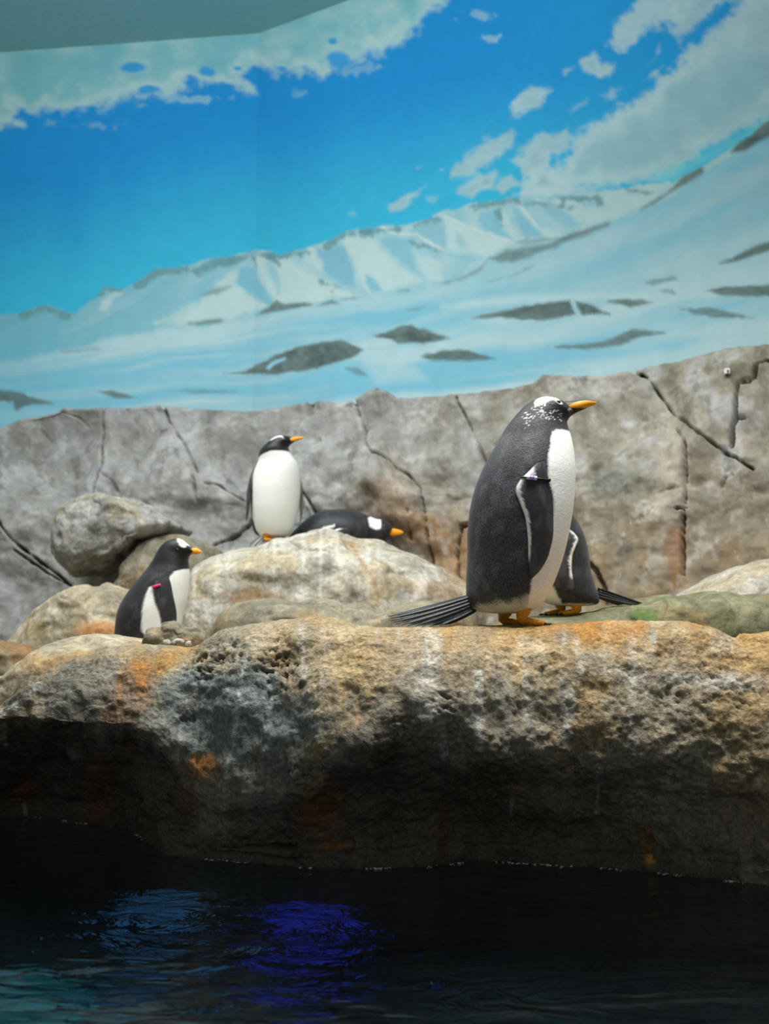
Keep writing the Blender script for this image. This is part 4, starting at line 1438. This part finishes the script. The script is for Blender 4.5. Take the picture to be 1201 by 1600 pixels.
def make_tail(root, roots, tips, wd, tw=None, n=None):
    for i, ((rs_, rz_, rl), (ts, tz, tl)) in enumerate(zip(roots, tips)):
        a = np.array([rs_, rl, rz_]); b = np.array([ts, tl, tz])
        d = b - a; L = np.linalg.norm(d); d /= L
        side = np.cross(d, (0, 0, 1.0)); side /= np.linalg.norm(side) + 1e-9
        up = np.cross(side, d)
        # blade set half on edge so that the fan shows its quills
        lean = 0.9 * (1 if i % 2 else 0.7)
        wv = side * math.cos(lean) + up * math.sin(lean); tv = np.cross(d, wv)
        ring = []
        m = 16
        for j in range(m):
            t = j / (m - 1)
            ww = wd * (0.55 + 0.6 * math.sin(math.pi * min(t * 0.9 + 0.1, 1)) ** 0.8) * (1 if t < 0.85 else max(0.05, 1 - ((t - 0.85) / 0.15) ** 1.5))
            th = 0.0011
            sag = -0.012 * L * math.sin(math.pi * t)
            c = a + d * L * t + np.array([0, 0, sag])
            ring.append([c + wv * ww, c + tv * th * 2.2, c - wv * ww, c - tv * th])
        G = np.array(ring)
        v, f = close_tube(G)
        obj('tail_feather', mesh_from('tail_feather', v, f, smooth_shade=True), M['quill'], root)


# --- the outline of the big penguin, in picture pixels
K_CH = [((778, 957), (800, 957), 12), ((752, 955), (826, 954), 36), ((737, 949), (839, 948), 50), ((729, 932), (853, 932), 60), ((728, 905), (867, 903), 67), ((730, 867), (880, 865), 72), ((730, 833), (888, 830), 75),
        ((733, 800), (894, 795), 76), ((740, 767), (897, 763), 74), ((750, 740), (898, 734), 70), ((763, 713), (896, 708), 62), ((777, 690), (892, 685), 53), ((790, 667), (887, 668), 45),
        ((806, 647), (885, 659), 38), ((823, 630), (888, 653), 33), ((845, 620), (891, 649), 28.5), ((864, 620.5), (894, 647), 20), ((874, 623.5), (898, 644.5), 11), ((881, 627), (904, 641), 6), ((890, 631), (911, 637.5), 4), ((900, 633), (915, 636), 1.5)]
K_BILL = [((868, 628), (882, 645), 13.5), ((882, 626.0), (892, 645.0), 11.5), ((898, 625), (906, 640.5), 8.6), ((908, 623.3), (914, 637), 6.8), ((918, 622.6), (921, 634.2), 5), ((925, 623.4), (927, 631.8), 3.4), ((930, 625.6), (930.5, 629.8), 1.8), ((932.5, 627.6), (932.6, 628.2), 0.4)]
K_ORANGE = [(878, 637.5), (888, 633), (896, 629.3), (904, 626.4), (914, 625.2), (924, 625.6), (936, 627), (930, 632), (921, 635.2), (912, 636.6), (900, 637.6), (888, 638)]
K_BELLY = [(859, 684), (862, 674), (870, 669.5), (880, 668), (960, 660), (1040, 740), (1000, 880), (900, 1010), (730, 1010), (736, 956), (762, 951), (800, 952), (824, 950), (826, 930), (828, 905), (836, 886), (846, 866), (856, 836), (862, 800), (860, 770), (852, 745), (853, 720), (857, 700)]
K_PATCH = [(831, 640), (833, 630), (840, 620), (846, 614), (860, 614), (866, 622), (871, 629), (873, 634), (868, 635), (862, 629), (855, 629), (848, 633), (841, 637)]
K_LEAD = [(850, 716), (853, 735), (855, 748), (860, 770), (863, 790), (864.5, 827), (858, 863), (845, 888), (829, 904)]
K_TRAIL = [(838, 722), (822, 738), (809, 751), (803, 764), (810, 785), (819, 812), (823, 847), (824, 877), (827, 903)]


def near(L, lat, Y=3.13):
    """Outline points seen on the near flank (lat metres before the middle plane) brought back to the middle plane."""
    q = 1 - lat / Y
    return [(600.5 + (x - 600.5) * q, 990 + (y - 990) * q) for x, y in L]


K_LEAD = near(K_LEAD, 0.125)
K_TRAIL = near(K_TRAIL, 0.125)
K_BELLY = near(K_BELLY, 0.09)


def head_marks(col, s, z, fr, patch, dots, rng, spread, k):
    m = pmask(s * 1000, z * 1000, [(a * 1000, b * 1000) for a, b in [fr(p) for p in patch]], 1.6 * k * 2, fbm(s * 500, z * 500, 0, 2, 91) * 3 * k)
    col = mixc(col, WHITE, m)
    for (cx, cy, r) in dots:
        a, b = fr((cx, cy))
        d = np.hypot(s - a, z - b) / k * 510
        col = mixc(col, WHITE, smooth(r + 0.5, r - 0.4, d) * 0.9)
    return col


def penguin(label, fr, root_loc, rz, K, twist=None, fine=1.0, mat='feather', bird='far'):
    """K: dict with the traced outlines of this bird."""
    root = empty('penguin', root_loc, rz)
    k = fr.scale() * 510 / 1.0 * (1.0)     # size against the big penguin's trace (1 = as traced)
    px = fr.scale()
    tw = twist or (lambda v: np.array(v, float))
    ch = [(fr(a), fr(b)) for a, b, _ in K['ch']]
    G = loft(ch, [w * px for _, _, w in K['ch']], int(300 * fine), int(200 * fine))
    V, F_ = close_tube(G)
    s, z = V[:, 0], V[:, 2]
    to = lambda pts: [tuple(1000 * c for c in fr(p)) for p in pts]
    nz = fbm(s * 320, z * 320, V[:, 1] * 320, 3, 92)
    n2 = fbm(s * 30, z * 24, V[:, 1] * 30, 3, 93)
    col = np.zeros((len(V), 3)) + BLACK
    col = mixc(col, lin((66, 67, 72)), smooth(-0.1, 0.7, n2) * 0.6)
    hz0, hz1 = fr((0, K['headline'][0]))[1], fr((0, K['headline'][1]))[1]
    if not K.get('lying'):
        col = mixc(col, INK, smooth(hz0, hz1, z))
    for poly in K['white']:
        m = pmask(s * 1000, z * 1000, to(poly), 4.0, nz * 2.2 + n2 * 1.5)
        col = mixc(col, WHITE, m)
    if K.get('tint'):
        for poly, c, a, sf in K['tint']:
            m = pmask(s * 1000, z * 1000, to(poly), sf, n2 * 10)
            col = mixc(col, lin(c), m * a)
    col = head_marks(col, s, z, fr, K['patch'], K.get('dots', []), None, 0, 1.0 if bird == 'near' else 1.3)
    if K.get('ruffle'):
        V = V + 0.0004 * nz[:, None] * np.stack([np.zeros(len(V)), np.sign(V[:, 1]), np.zeros(len(V))], 1)
    obj('body', mesh_from('body', tw(V), F_, col), M[mat], root)
    # bill
    bc = [(fr(a), fr(b)) for a, b, _ in K['bill']]
    BG = loft(bc, [w * px for _, _, w in K['bill']], 60, 48)
    bv, bf = close_tube(BG)
    bcol = np.zeros((len(bv), 3)) + INK
    bcol = mixc(bcol, ORANGE, pmask(bv[:, 0] * 1000, bv[:, 2] * 1000, to(K['orange']), 1.3))
    bcol = mixc(bcol, lin((205, 120, 20)), smooth(0.1, 0.8, fbm(bv[:, 0] * 300, bv[:, 2] * 600, 0, 3, 94)) * 0.5 * (bcol[:, 0] > 0.3))
    obj('bill', mesh_from('bill', tw(bv), bf, bcol), M['bill'], root)
    # eyes
    es, ez = fr(K['eye'])
    for sd in (1, -1):
        lat = body_lateral(G, es, ez)
        c = tw(np.array([[es, sd * (lat - 0.0005), ez]]))[0]
        r = K.get('eyer', 4.0) * px
        yaw = math.atan2(tw(np.array([[es + 0.01, 0, ez]]))[0][1] - tw(np.array([[es, 0, ez]]))[0][1], tw(np.array([[es + 0.01, 0, ez]]))[0][0] - tw(np.array([[es, 0, ez]]))[0][0])
        R = np.array([[math.cos(yaw), -math.sin(yaw), 0], [math.sin(yaw), math.cos(yaw), 0], [0, 0, 1]])
        e = ellipsoid('eye', c, (r, r * 0.55, r * 0.8), M['eye'], root, R)
        if K.get('lid'):
            pts = []
            for a in np.linspace(0, 2 * np.pi, 28, endpoint=False):
                u, w_ = 6.2 * math.cos(a) * px, 2.9 * math.sin(a) * px
                ss, zz = es + u * 0.80 + w_ * 0.60, ez - u * 0.60 + w_ * 0.80
                pts.append((ss, sd * (body_lateral(G, ss, zz) + 0.0006), zz))
            v, f = tube(pts, 0.85 * px, 8, True)
            obj('eye_ring', mesh_from('eye_ring', tw(v), f), M['lid'], root)
    # flippers
    for sd in (1, -1):
        o, out = make_flipper(root, G, [fr(p) for p in K['lead']], [fr(p) for p in K['trail']], sd, M['flipper'], K.get('off', 0.004), K.get('flare', 0.0), K.get('wstripe', 0.12), None, patch=K.get('fpatch'))
        if sd == K.get('bandside', -1) and K.get('band'):
            K['band'](root, out, sd, px)
    # feet
    for (fx, fy, lat, size, yaw, lx, ly) in K.get('feet', []):
        a = fr((fx, fy)); lt = fr((lx, ly))
        make_foot(root, a[0], lat, a[1], size, yaw, 1, K.get('footk', 1.0), (lt[0], lat * 0.95, lt[1]), M['foot'])
    # tail
    if K.get('tail'):
        rt, tp, wd = K['tail']
        rts = [(*fr((x, y)), l) for x, y, l in rt]; tps = [(*fr((x, y)), l) for x, y, l in tp]
        make_tail(root, rts, tps, wd)
    tag(root, label, 'penguin', 'penguins on the rocks')
    return root, G


def band_beaded(root, out, sd, px):
    """Black loop with a white and purple bead and a knob, round the flipper's root."""
    row = out[12]
    n = len(row)
    P = [row[j] + np.array([0, 0.0025, 0]) for j in range(n)] + [row[j] - np.array([0, 0.012, 0]) for j in range(n - 1, -1, -1)]
    P = np.array(P); P[:, 1] *= sd
    v, f = tube(P, 0.0028, 10, True)
    bd = obj('flipper_band', mesh_from('flipper_band', v, f), M['band_black'], root)
    a, b = row[n - 3].copy(), row[4].copy()
    pa = [a + (b - a) * t for t in (0.10, 0.24, 0.46, 0.60)]
    for i, m in ((0, 'bead_white'), (1, 'bead_purple'), (2, 'bead_white')):
        q = np.array([pa[i], pa[i + 1]]); q[:, 1] += 0.010; q[:, 1] *= sd
        mid = (q[0] + q[1]) / 2
        v, f = tube([q[0], mid, q[1]], 0.0064, 12)
        o = obj('bead', mesh_from('bead', v, f), M[m], bd)
        o['label'] = 'purple bead' if i == 1 else 'white bead'
    c = row[0].copy(); c[1] += 0.006; c[1] *= sd
    ellipsoid('knob', c, (0.0065, 0.006, 0.0065), M['band_black'], bd)


def band_plain(mat, r=0.004, at_row=14, part=None):
    def f_(root, out, sd, px):
        row = out[at_row]
        P = [row[j] + np.array([0, 0.004, 0]) for j in range(len(row))] + [row[j] - np.array([0, 0.012, 0]) for j in range(len(row) - 1, -1, -1)]
        if part:                            # the rest of the loop is buried in the plumage
            P = [row[j] + np.array([0, 0.004, 0.0]) for j in range(*part)]
        P = np.array(P); P[:, 1] *= sd
        v, f = tube(P, r, 10, not part)
        obj('flipper_band', mesh_from('flipper_band', v, f), M[mat], root)
    return f_


rnd = random.Random(5)
dots = []
for i in range(62):
    a = rnd.random()
    x = 812 + 36 * rnd.random(); y = 668 - 0.95 * (x - 806) + (rnd.random() - 0.35) * 26
    dots.append((x, y, 0.35 + 0.6 * rnd.random()))
for i in range(40):
    dots.append((838 + 34 * rnd.random(), 646 + 16 * rnd.random(), 0.35 + 0.4 * rnd.random()))
for i in range(10):
    dots.append((883 + 6 * rnd.random(), 638 + 8 * rnd.random(), 0.35))

MAIN_Y = 3.13
fr = Frame(820, 977, MAIN_Y)
zfoot = top_z(LG, fr.x0, MAIN_Y, 0.04)
tail_tips = [(607, 961, 0.030), (609, 965, -0.045), (611, 968, 0.010), (614, 971, -0.02), (618, 973, 0.045), (626, 975, -0.06), (636, 976, 0.02), (648, 976.5, -0.035), (660, 976.5, 0.06), (672, 976.5, -0.01), (684, 976, -0.05), (696, 974, 0.03)]
tail_roots = [(745, 925 + 26 * i / 11, t[2] * 0.45) for i, t in enumerate(tail_tips)]
K_MAIN = dict(ch=K_CH, bill=K_BILL, orange=K_ORANGE, white=[K_BELLY], patch=K_PATCH, dots=dots, eye=(867.5, 632.5), lid=True, eyer=3.6, headline=(690, 650), lead=K_LEAD, trail=K_TRAIL, ruffle=True,
              tint=[([(735, 950), (850, 930), (870, 890), (900, 880), (880, 960), (800, 985), (735, 985)], (214, 214, 200), 0.6, 20)],
              band=band_beaded, bandside=-1, fpatch=(0.12, 0.9),
              feet=[(812, 977, -0.052, 0.074, 0.05, 814, 948), (790, 977, 0.055, 0.074, 0.0, 793, 948)], tail=(tail_roots, tail_tips, 0.0075))
main, MG = penguin('large dark penguin in profile standing on the rock ledge with a purple beaded flipper band', fr, (fr.x0, MAIN_Y, zfoot - 0.009), 0.0, K_MAIN, bird='near')


# --- the bird with the pink band, behind the ledge
L_CH = [((215, 1040), (235, 1040), 4), ((196, 1037), (262, 1036), 26), ((186, 1028), (274, 1026), 36), ((180, 1005), (281, 1003), 44), ((181, 976), (284, 975), 47), ((186, 951), (288, 955), 47), ((197, 931), (293, 935), 44), ((213, 910), (296, 913), 40), ((228, 893), (297, 896), 34),
        ((238, 879), (296, 886), 29), ((246, 864), (295, 876), 25), ((253, 853), (296, 871), 22), ((264, 845), (298, 868), 20), ((280, 842), (301, 866), 17), ((291, 848), (304, 864), 12), ((296, 853), (306, 864), 6), ((299, 856), (306, 863), 2)]
L_BILL = [((292, 854), (297, 868), 6), ((298, 855.5), (302, 867), 5), ((304, 856.5), (307, 866.5), 4), ((311, 858), (312, 866), 2.8), ((315, 860.5), (315.5, 865), 1.5), ((317.5, 863), (317.6, 863.5), 0.3)]
L_ORANGE = [(299, 866), (300, 860), (304, 857), (312, 857), (320, 862), (316, 868), (304, 869)]
L_WHITE = [[(268, 905), (275, 893), (294, 886), (310, 880), (310, 960), (285, 1050), (240, 1050), (262, 960), (266, 930)],
           [(239, 918), (244, 916), (250, 935), (258, 960), (258, 985), (240, 1000), (229, 985), (231, 950), (235, 930)]]
LY = 4.75
frL = Frame(225, 1046, LY)
L_WHITE = [near(q, 0.1, LY) for q in L_WHITE]
K_LEFT = dict(ch=L_CH, bill=L_BILL, orange=L_ORANGE, white=L_WHITE, patch=[(277, 838), (284, 838), (296, 852), (296, 857), (290, 857), (284, 848)], eye=(284, 861), eyer=2.2, headline=(900, 880),
              lead=near([(264, 898), (268, 910), (271, 930), (273, 955), (271, 975), (265, 990)], 0.15, LY), trail=near([(246, 906), (243, 918), (245, 935), (252, 955), (256, 978), (264, 990)], 0.15, LY),
              wstripe=0.02, band=band_plain('band_pink', 0.006, 9, (13, 26)), bandside=-1, feet=[(238, 1046, -0.05, 0.09, 0.1, 240, 1030), (238, 1046, 0.05, 0.09, -0.1, 240, 1030)],
              tail=([(190, 1026 + i, l) for i, l in enumerate((-0.03, 0, 0.03, -0.015, 0.015))], [(150, 1044, -0.06), (148, 1045, 0), (150, 1044, 0.06), (148, 1045, -0.03), (149, 1045, 0.03)], 0.008))
penguin('hunched penguin with a pink flipper band half hidden behind the grey green stone', frL, (frL.x0, LY, frL.z0), math.radians(-6), K_LEFT, fine=0.6, mat='feather_far')


# --- the upright bird showing its white breast, head turned to the side
SY = 6.3
frM = Frame(820, 977, MAIN_Y)          # same body plan as the big bird, more upright
U_CH = [((a[0] + 6 * max(0, (900 - a[1]) / 280), a[1]), (b[0] - 10 * max(0, (880 - b[1]) / 260), b[1]), w * 0.97) for a, b, w in K_CH]
ux, _, uz = at(430, 853, SY)
zc = top_z(B['center'][1], ux, SY, 0.06)
K_UP = dict(K_MAIN, ch=U_CH, bill=[((a[0] - 9, a[1]), (b[0] - 9, b[1]), w * 1.1) for a, b, w in K_BILL], orange=[(x - 9 + (-3 if x < 895 else 2), y + (-1 if y < 630 else 3)) for x, y in K_ORANGE],
            white=[[(x - 14 - (16 if 690 < y < 890 else 0), y) for x, y in K_BELLY]], dots=[], patch=[(x - 6, y) for x, y in K_PATCH], eye=(861, 633), lid=False, band=None, tint=[], ruffle=False,
            lead=[(x - 26, y) for x, y in K_LEAD], trail=[(x - 22, y) for x, y in K_TRAIL], off=0.006, flare=0.03, fpatch=None, wstripe=0.08)
sc = frM.scale()
tw = Twist(math.radians(62), frM((840, 0))[0], frM((0, 712))[1], frM((0, 655))[1])
up, _ = penguin('upright penguin facing forward with a full white breast on the big pale boulder', frM, (ux, SY, zc - 0.016), math.radians(-68), K_UP, twist=tw, fine=0.6, mat='feather_far')
up.scale = (1.06, 1.06, 0.92)

# --- the bird lying on the boulder
PY = 6.55
frP = Frame(520, 856, PY)
P_CH = [((446, 846), (448, 856), 4), ((455, 834), (456, 862), 20), ((466, 823), (468, 866), 32), ((482, 809), (484, 868), 40), ((502, 799), (504, 869), 44), ((524, 796), (526, 868), 44), ((548, 797), (546, 866), 41),
        ((568, 803), (560, 863), 35), ((580, 808), (570, 859), 28), ((588, 811), (578, 856), 23), ((597, 812), (588, 853), 21), ((605, 815), (597, 849), 19), ((610, 820), (603, 845), 15), ((612, 824), (606, 840), 10), ((613, 828), (609, 836), 4)]
P_BILL = [((603, 824), (600, 836), 6), ((610, 825), (608, 838), 5), ((617, 826), (615, 837.5), 4), ((623, 827.5), (622, 836.5), 2.8), ((628, 829.5), (627.5, 834.5), 1.5), ((630.5, 831.8), (630.4, 832.4), 0.3)]
K_LIE = dict(ch=P_CH, bill=P_BILL, orange=[(604, 832), (608, 827), (618, 825), (634, 830), (628, 838), (612, 838)], white=[[(440, 862), (480, 858), (540, 858), (585, 853), (585, 880), (440, 880)], [(497, 836), (508, 828), (525, 824), (525, 827), (512, 832), (500, 842)]],
             patch=[(575, 812), (579, 808), (592, 808), (595, 814), (595, 828), (588, 830), (578, 826)], eye=(600, 824), eyer=2.0, headline=(0, 1), lying=True,
             lead=[(552, 836), (540, 846), (520, 854), (500, 858), (480, 858)], trail=[(545, 828), (532, 830), (515, 836), (500, 846), (480, 857)], wstripe=0.16, band=band_plain('band_green', 0.006, 30, (4, 16)), bandside=-1, off=0.004,
             feet=[(452, 868, -0.05, 0.07, math.pi, 462, 858), (452, 868, 0.05, 0.07, math.pi, 462, 858)], footk=0.9,
             tail=([(452, 846, l) for l in (-0.03, 0, 0.03)], [(418, 856, -0.06), (415, 856, 0), (418, 856, 0.06)], 0.010))
zl = top_z(B['center'][1], frP.x0, PY, 0.08)
penguin('penguin lying flat on its belly on the big pale boulder, facing sideways', frP, (frP.x0, PY, frP.z0), 0.0, K_LIE, fine=0.6, mat='feather_far')

# --- the bird half hidden behind the big one, facing the other way and leaning forward
HY = 4.0
hx, _, hz = at(874, 961, HY)
zh = top_z(B['moss'][1], hx, HY, 0.05)


def lean(p):
    h = max(0, 960 - p[1])
    return (p[0] + 50 * (1 - math.exp(-h / 80)) - 0.10 * h, 960 - h * 0.74 if h else p[1])


def leanb(L):
    return [lean(p) for p in L]


H_CH = [(lean(a), lean(b), w) for a, b, w in K_CH]
h_tips = [(642 + 6 * i, 957 + (i % 3), (-1) ** i * 0.012 * i) for i in range(7)]
K_HID = dict(K_MAIN, ch=H_CH, bill=[(lean(a), lean(b), w) for a, b, w in K_BILL], orange=leanb(K_ORANGE), white=[leanb(K_BELLY)], patch=leanb(K_PATCH), dots=[], eye=lean((867.5, 632.5)), lid=False, band=None, tint=[], ruffle=False,
             lead=leanb([(x - 10, y + 10) for x, y in K_LEAD]), trail=leanb([(x - 34, y + 10) for x, y in K_TRAIL]), off=0.004, wstripe=0.10, fpatch=None, flare=0.01,
             tail=([(742, 922 + 3 * i, t[2] * 0.4) for i, t in enumerate(h_tips)], h_tips, 0.008))
K_HID['headline'] = (690, 650)
penguin('penguin mostly hidden behind the large dark penguin, its flipper and tail showing', frM, (hx, HY, zh - 0.004), math.radians(180), K_HID, fine=0.5, mat='feather_far')


# ------------------------------------------------------------------ sensor box on the rock wall
def wall_box():
    px0, py0 = 1135, 580
    ppx, ppy = proj(RW[..., 0], RW[..., 1], RW[..., 2])
    i = np.argmin((ppx - px0) ** 2 + (ppy - py0) ** 2 + 1e5 * (RW[..., 1] > 7.5))
    p = RW.reshape(-1, 3)[i]
    root = empty('wall_sensor', (float(p[0]), float(p[1]) - 0.012, float(p[2])))
    obj('housing', box_mesh('housing', -0.014, 0.014, -0.014, 0.014, -0.016, 0.016, 0.004), M['plastic'], root)
    obj('lens', box_mesh('lens', -0.004, 0.004, -0.018, -0.012, -0.010, 0.004, 0.001), M['dark'], root)
    obj('bracket', box_mesh('bracket', -0.006, 0.006, -0.006, 0.016, -0.024, -0.015, 0.001), M['dark'], root)
    tag(root, 'tiny white plastic sensor box fixed high on the rock wall', 'sensor')


wall_box()


# ------------------------------------------------------------------ water and basin
def build_water():
    nx, ny = 420, 260
    X, Y = np.meshgrid(np.linspace(-3.0, 3.0, nx), np.linspace(0.55, 4.1, ny))
    Z = 0.006 * fbm(X / 0.55, Y / 0.26, 0, 3, 95) + 0.0015 * fbm(X / 0.16, Y / 0.09, 0, 3, 96)
    # calmer against the rock
    V = np.stack([X.ravel(), Y.ravel(), Z.ravel()], 1)
    tag(obj('water', mesh_from('water', V, grid_faces(ny, nx)), M['water']), 'dark rippled pool water in front of the rock ledge', 'water', kind='stuff')
    tag(obj('floor_basin', box_mesh('floor_basin', -3.0, 3.0, 0.3, 4.1, -1.05, -0.95), M['basin']), 'painted floor of the pool under the water', 'pool floor', kind='structure')


build_water()


def build_foam():
    """Broken line of froth where the water meets the ledge."""
    z = LG[..., 2]
    V, F_ = [], []
    rs = np.random.RandomState(3)
    nr, nc = z.shape
    line = []
    for c in range(0, nc):
        zz = z[:, c]
        r = np.where((zz[:-1] > 0.004) & (zz[1:] <= 0.004))[0]
        if len(r):
            line.append(LG[r[-1], c])
    line = np.array(line)
    gate = fbm(line[:, 0] * 14, line[:, 0] * 0, 0, 3, 97)
    for p, g in zip(line, gate):
        if rs.rand() > 0.75 * smooth(-0.1, 0.5, g):
            continue
        for _ in range(1 + int(rs.rand() * 2.4)):
            r = 0.0006 + 0.0018 * rs.rand() ** 2
            c = p + np.array([(rs.rand() - 0.5) * 0.008, -0.004 - 0.020 * rs.rand() ** 2, 0.0])
            c[2] = 0.006 * float(fbm(np.array([c[0] / 0.55]), np.array([c[1] / 0.26]), 0, 3, 95)[0]) + 0.0015 * float(fbm(np.array([c[0] / 0.16]), np.array([c[1] / 0.09]), 0, 3, 96)[0]) + 0.001
            o = len(V)
            V += [c + np.array(q) * r for q in ((2.2, 0, 0), (-2.2, 0, 0), (0, 1, 0), (0, -1, 0), (0, 0, 1), (0, 0, -1))]
            F_ += [tuple(o + i for i in t) for t in ((0, 2, 4), (2, 1, 4), (1, 3, 4), (3, 0, 4), (2, 0, 5), (1, 2, 5), (3, 1, 5), (0, 3, 5))]
    if V:
        tag(obj('foam', mesh_from('foam', V, F_), M['foam']), 'thin broken line of white froth where water meets the ledge', 'foam', kind='stuff')


build_foam()


def added_pool_glow(loc, col, power, r=0.05):  # unseen lights added under the water, showing as blue patches
    d = bpy.data.lights.new('added_pool_glow', 'POINT')
    d.energy, d.color, d.shadow_soft_size = power, col, r
    o = bpy.data.objects.new('added_pool_glow', d)
    COL.objects.link(o)
    o.location = loc


added_pool_glow((-0.21, 2.92, -0.50), (0.05, 0.07, 1.0), 0.12, 0.12)
added_pool_glow((-0.64, 3.03, -0.50), (0.10, 0.38, 0.8), 0.10, 0.13)
added_pool_glow((-0.80, 2.36, -0.52), (0.04, 0.60, 0.65), 0.10, 0.15)
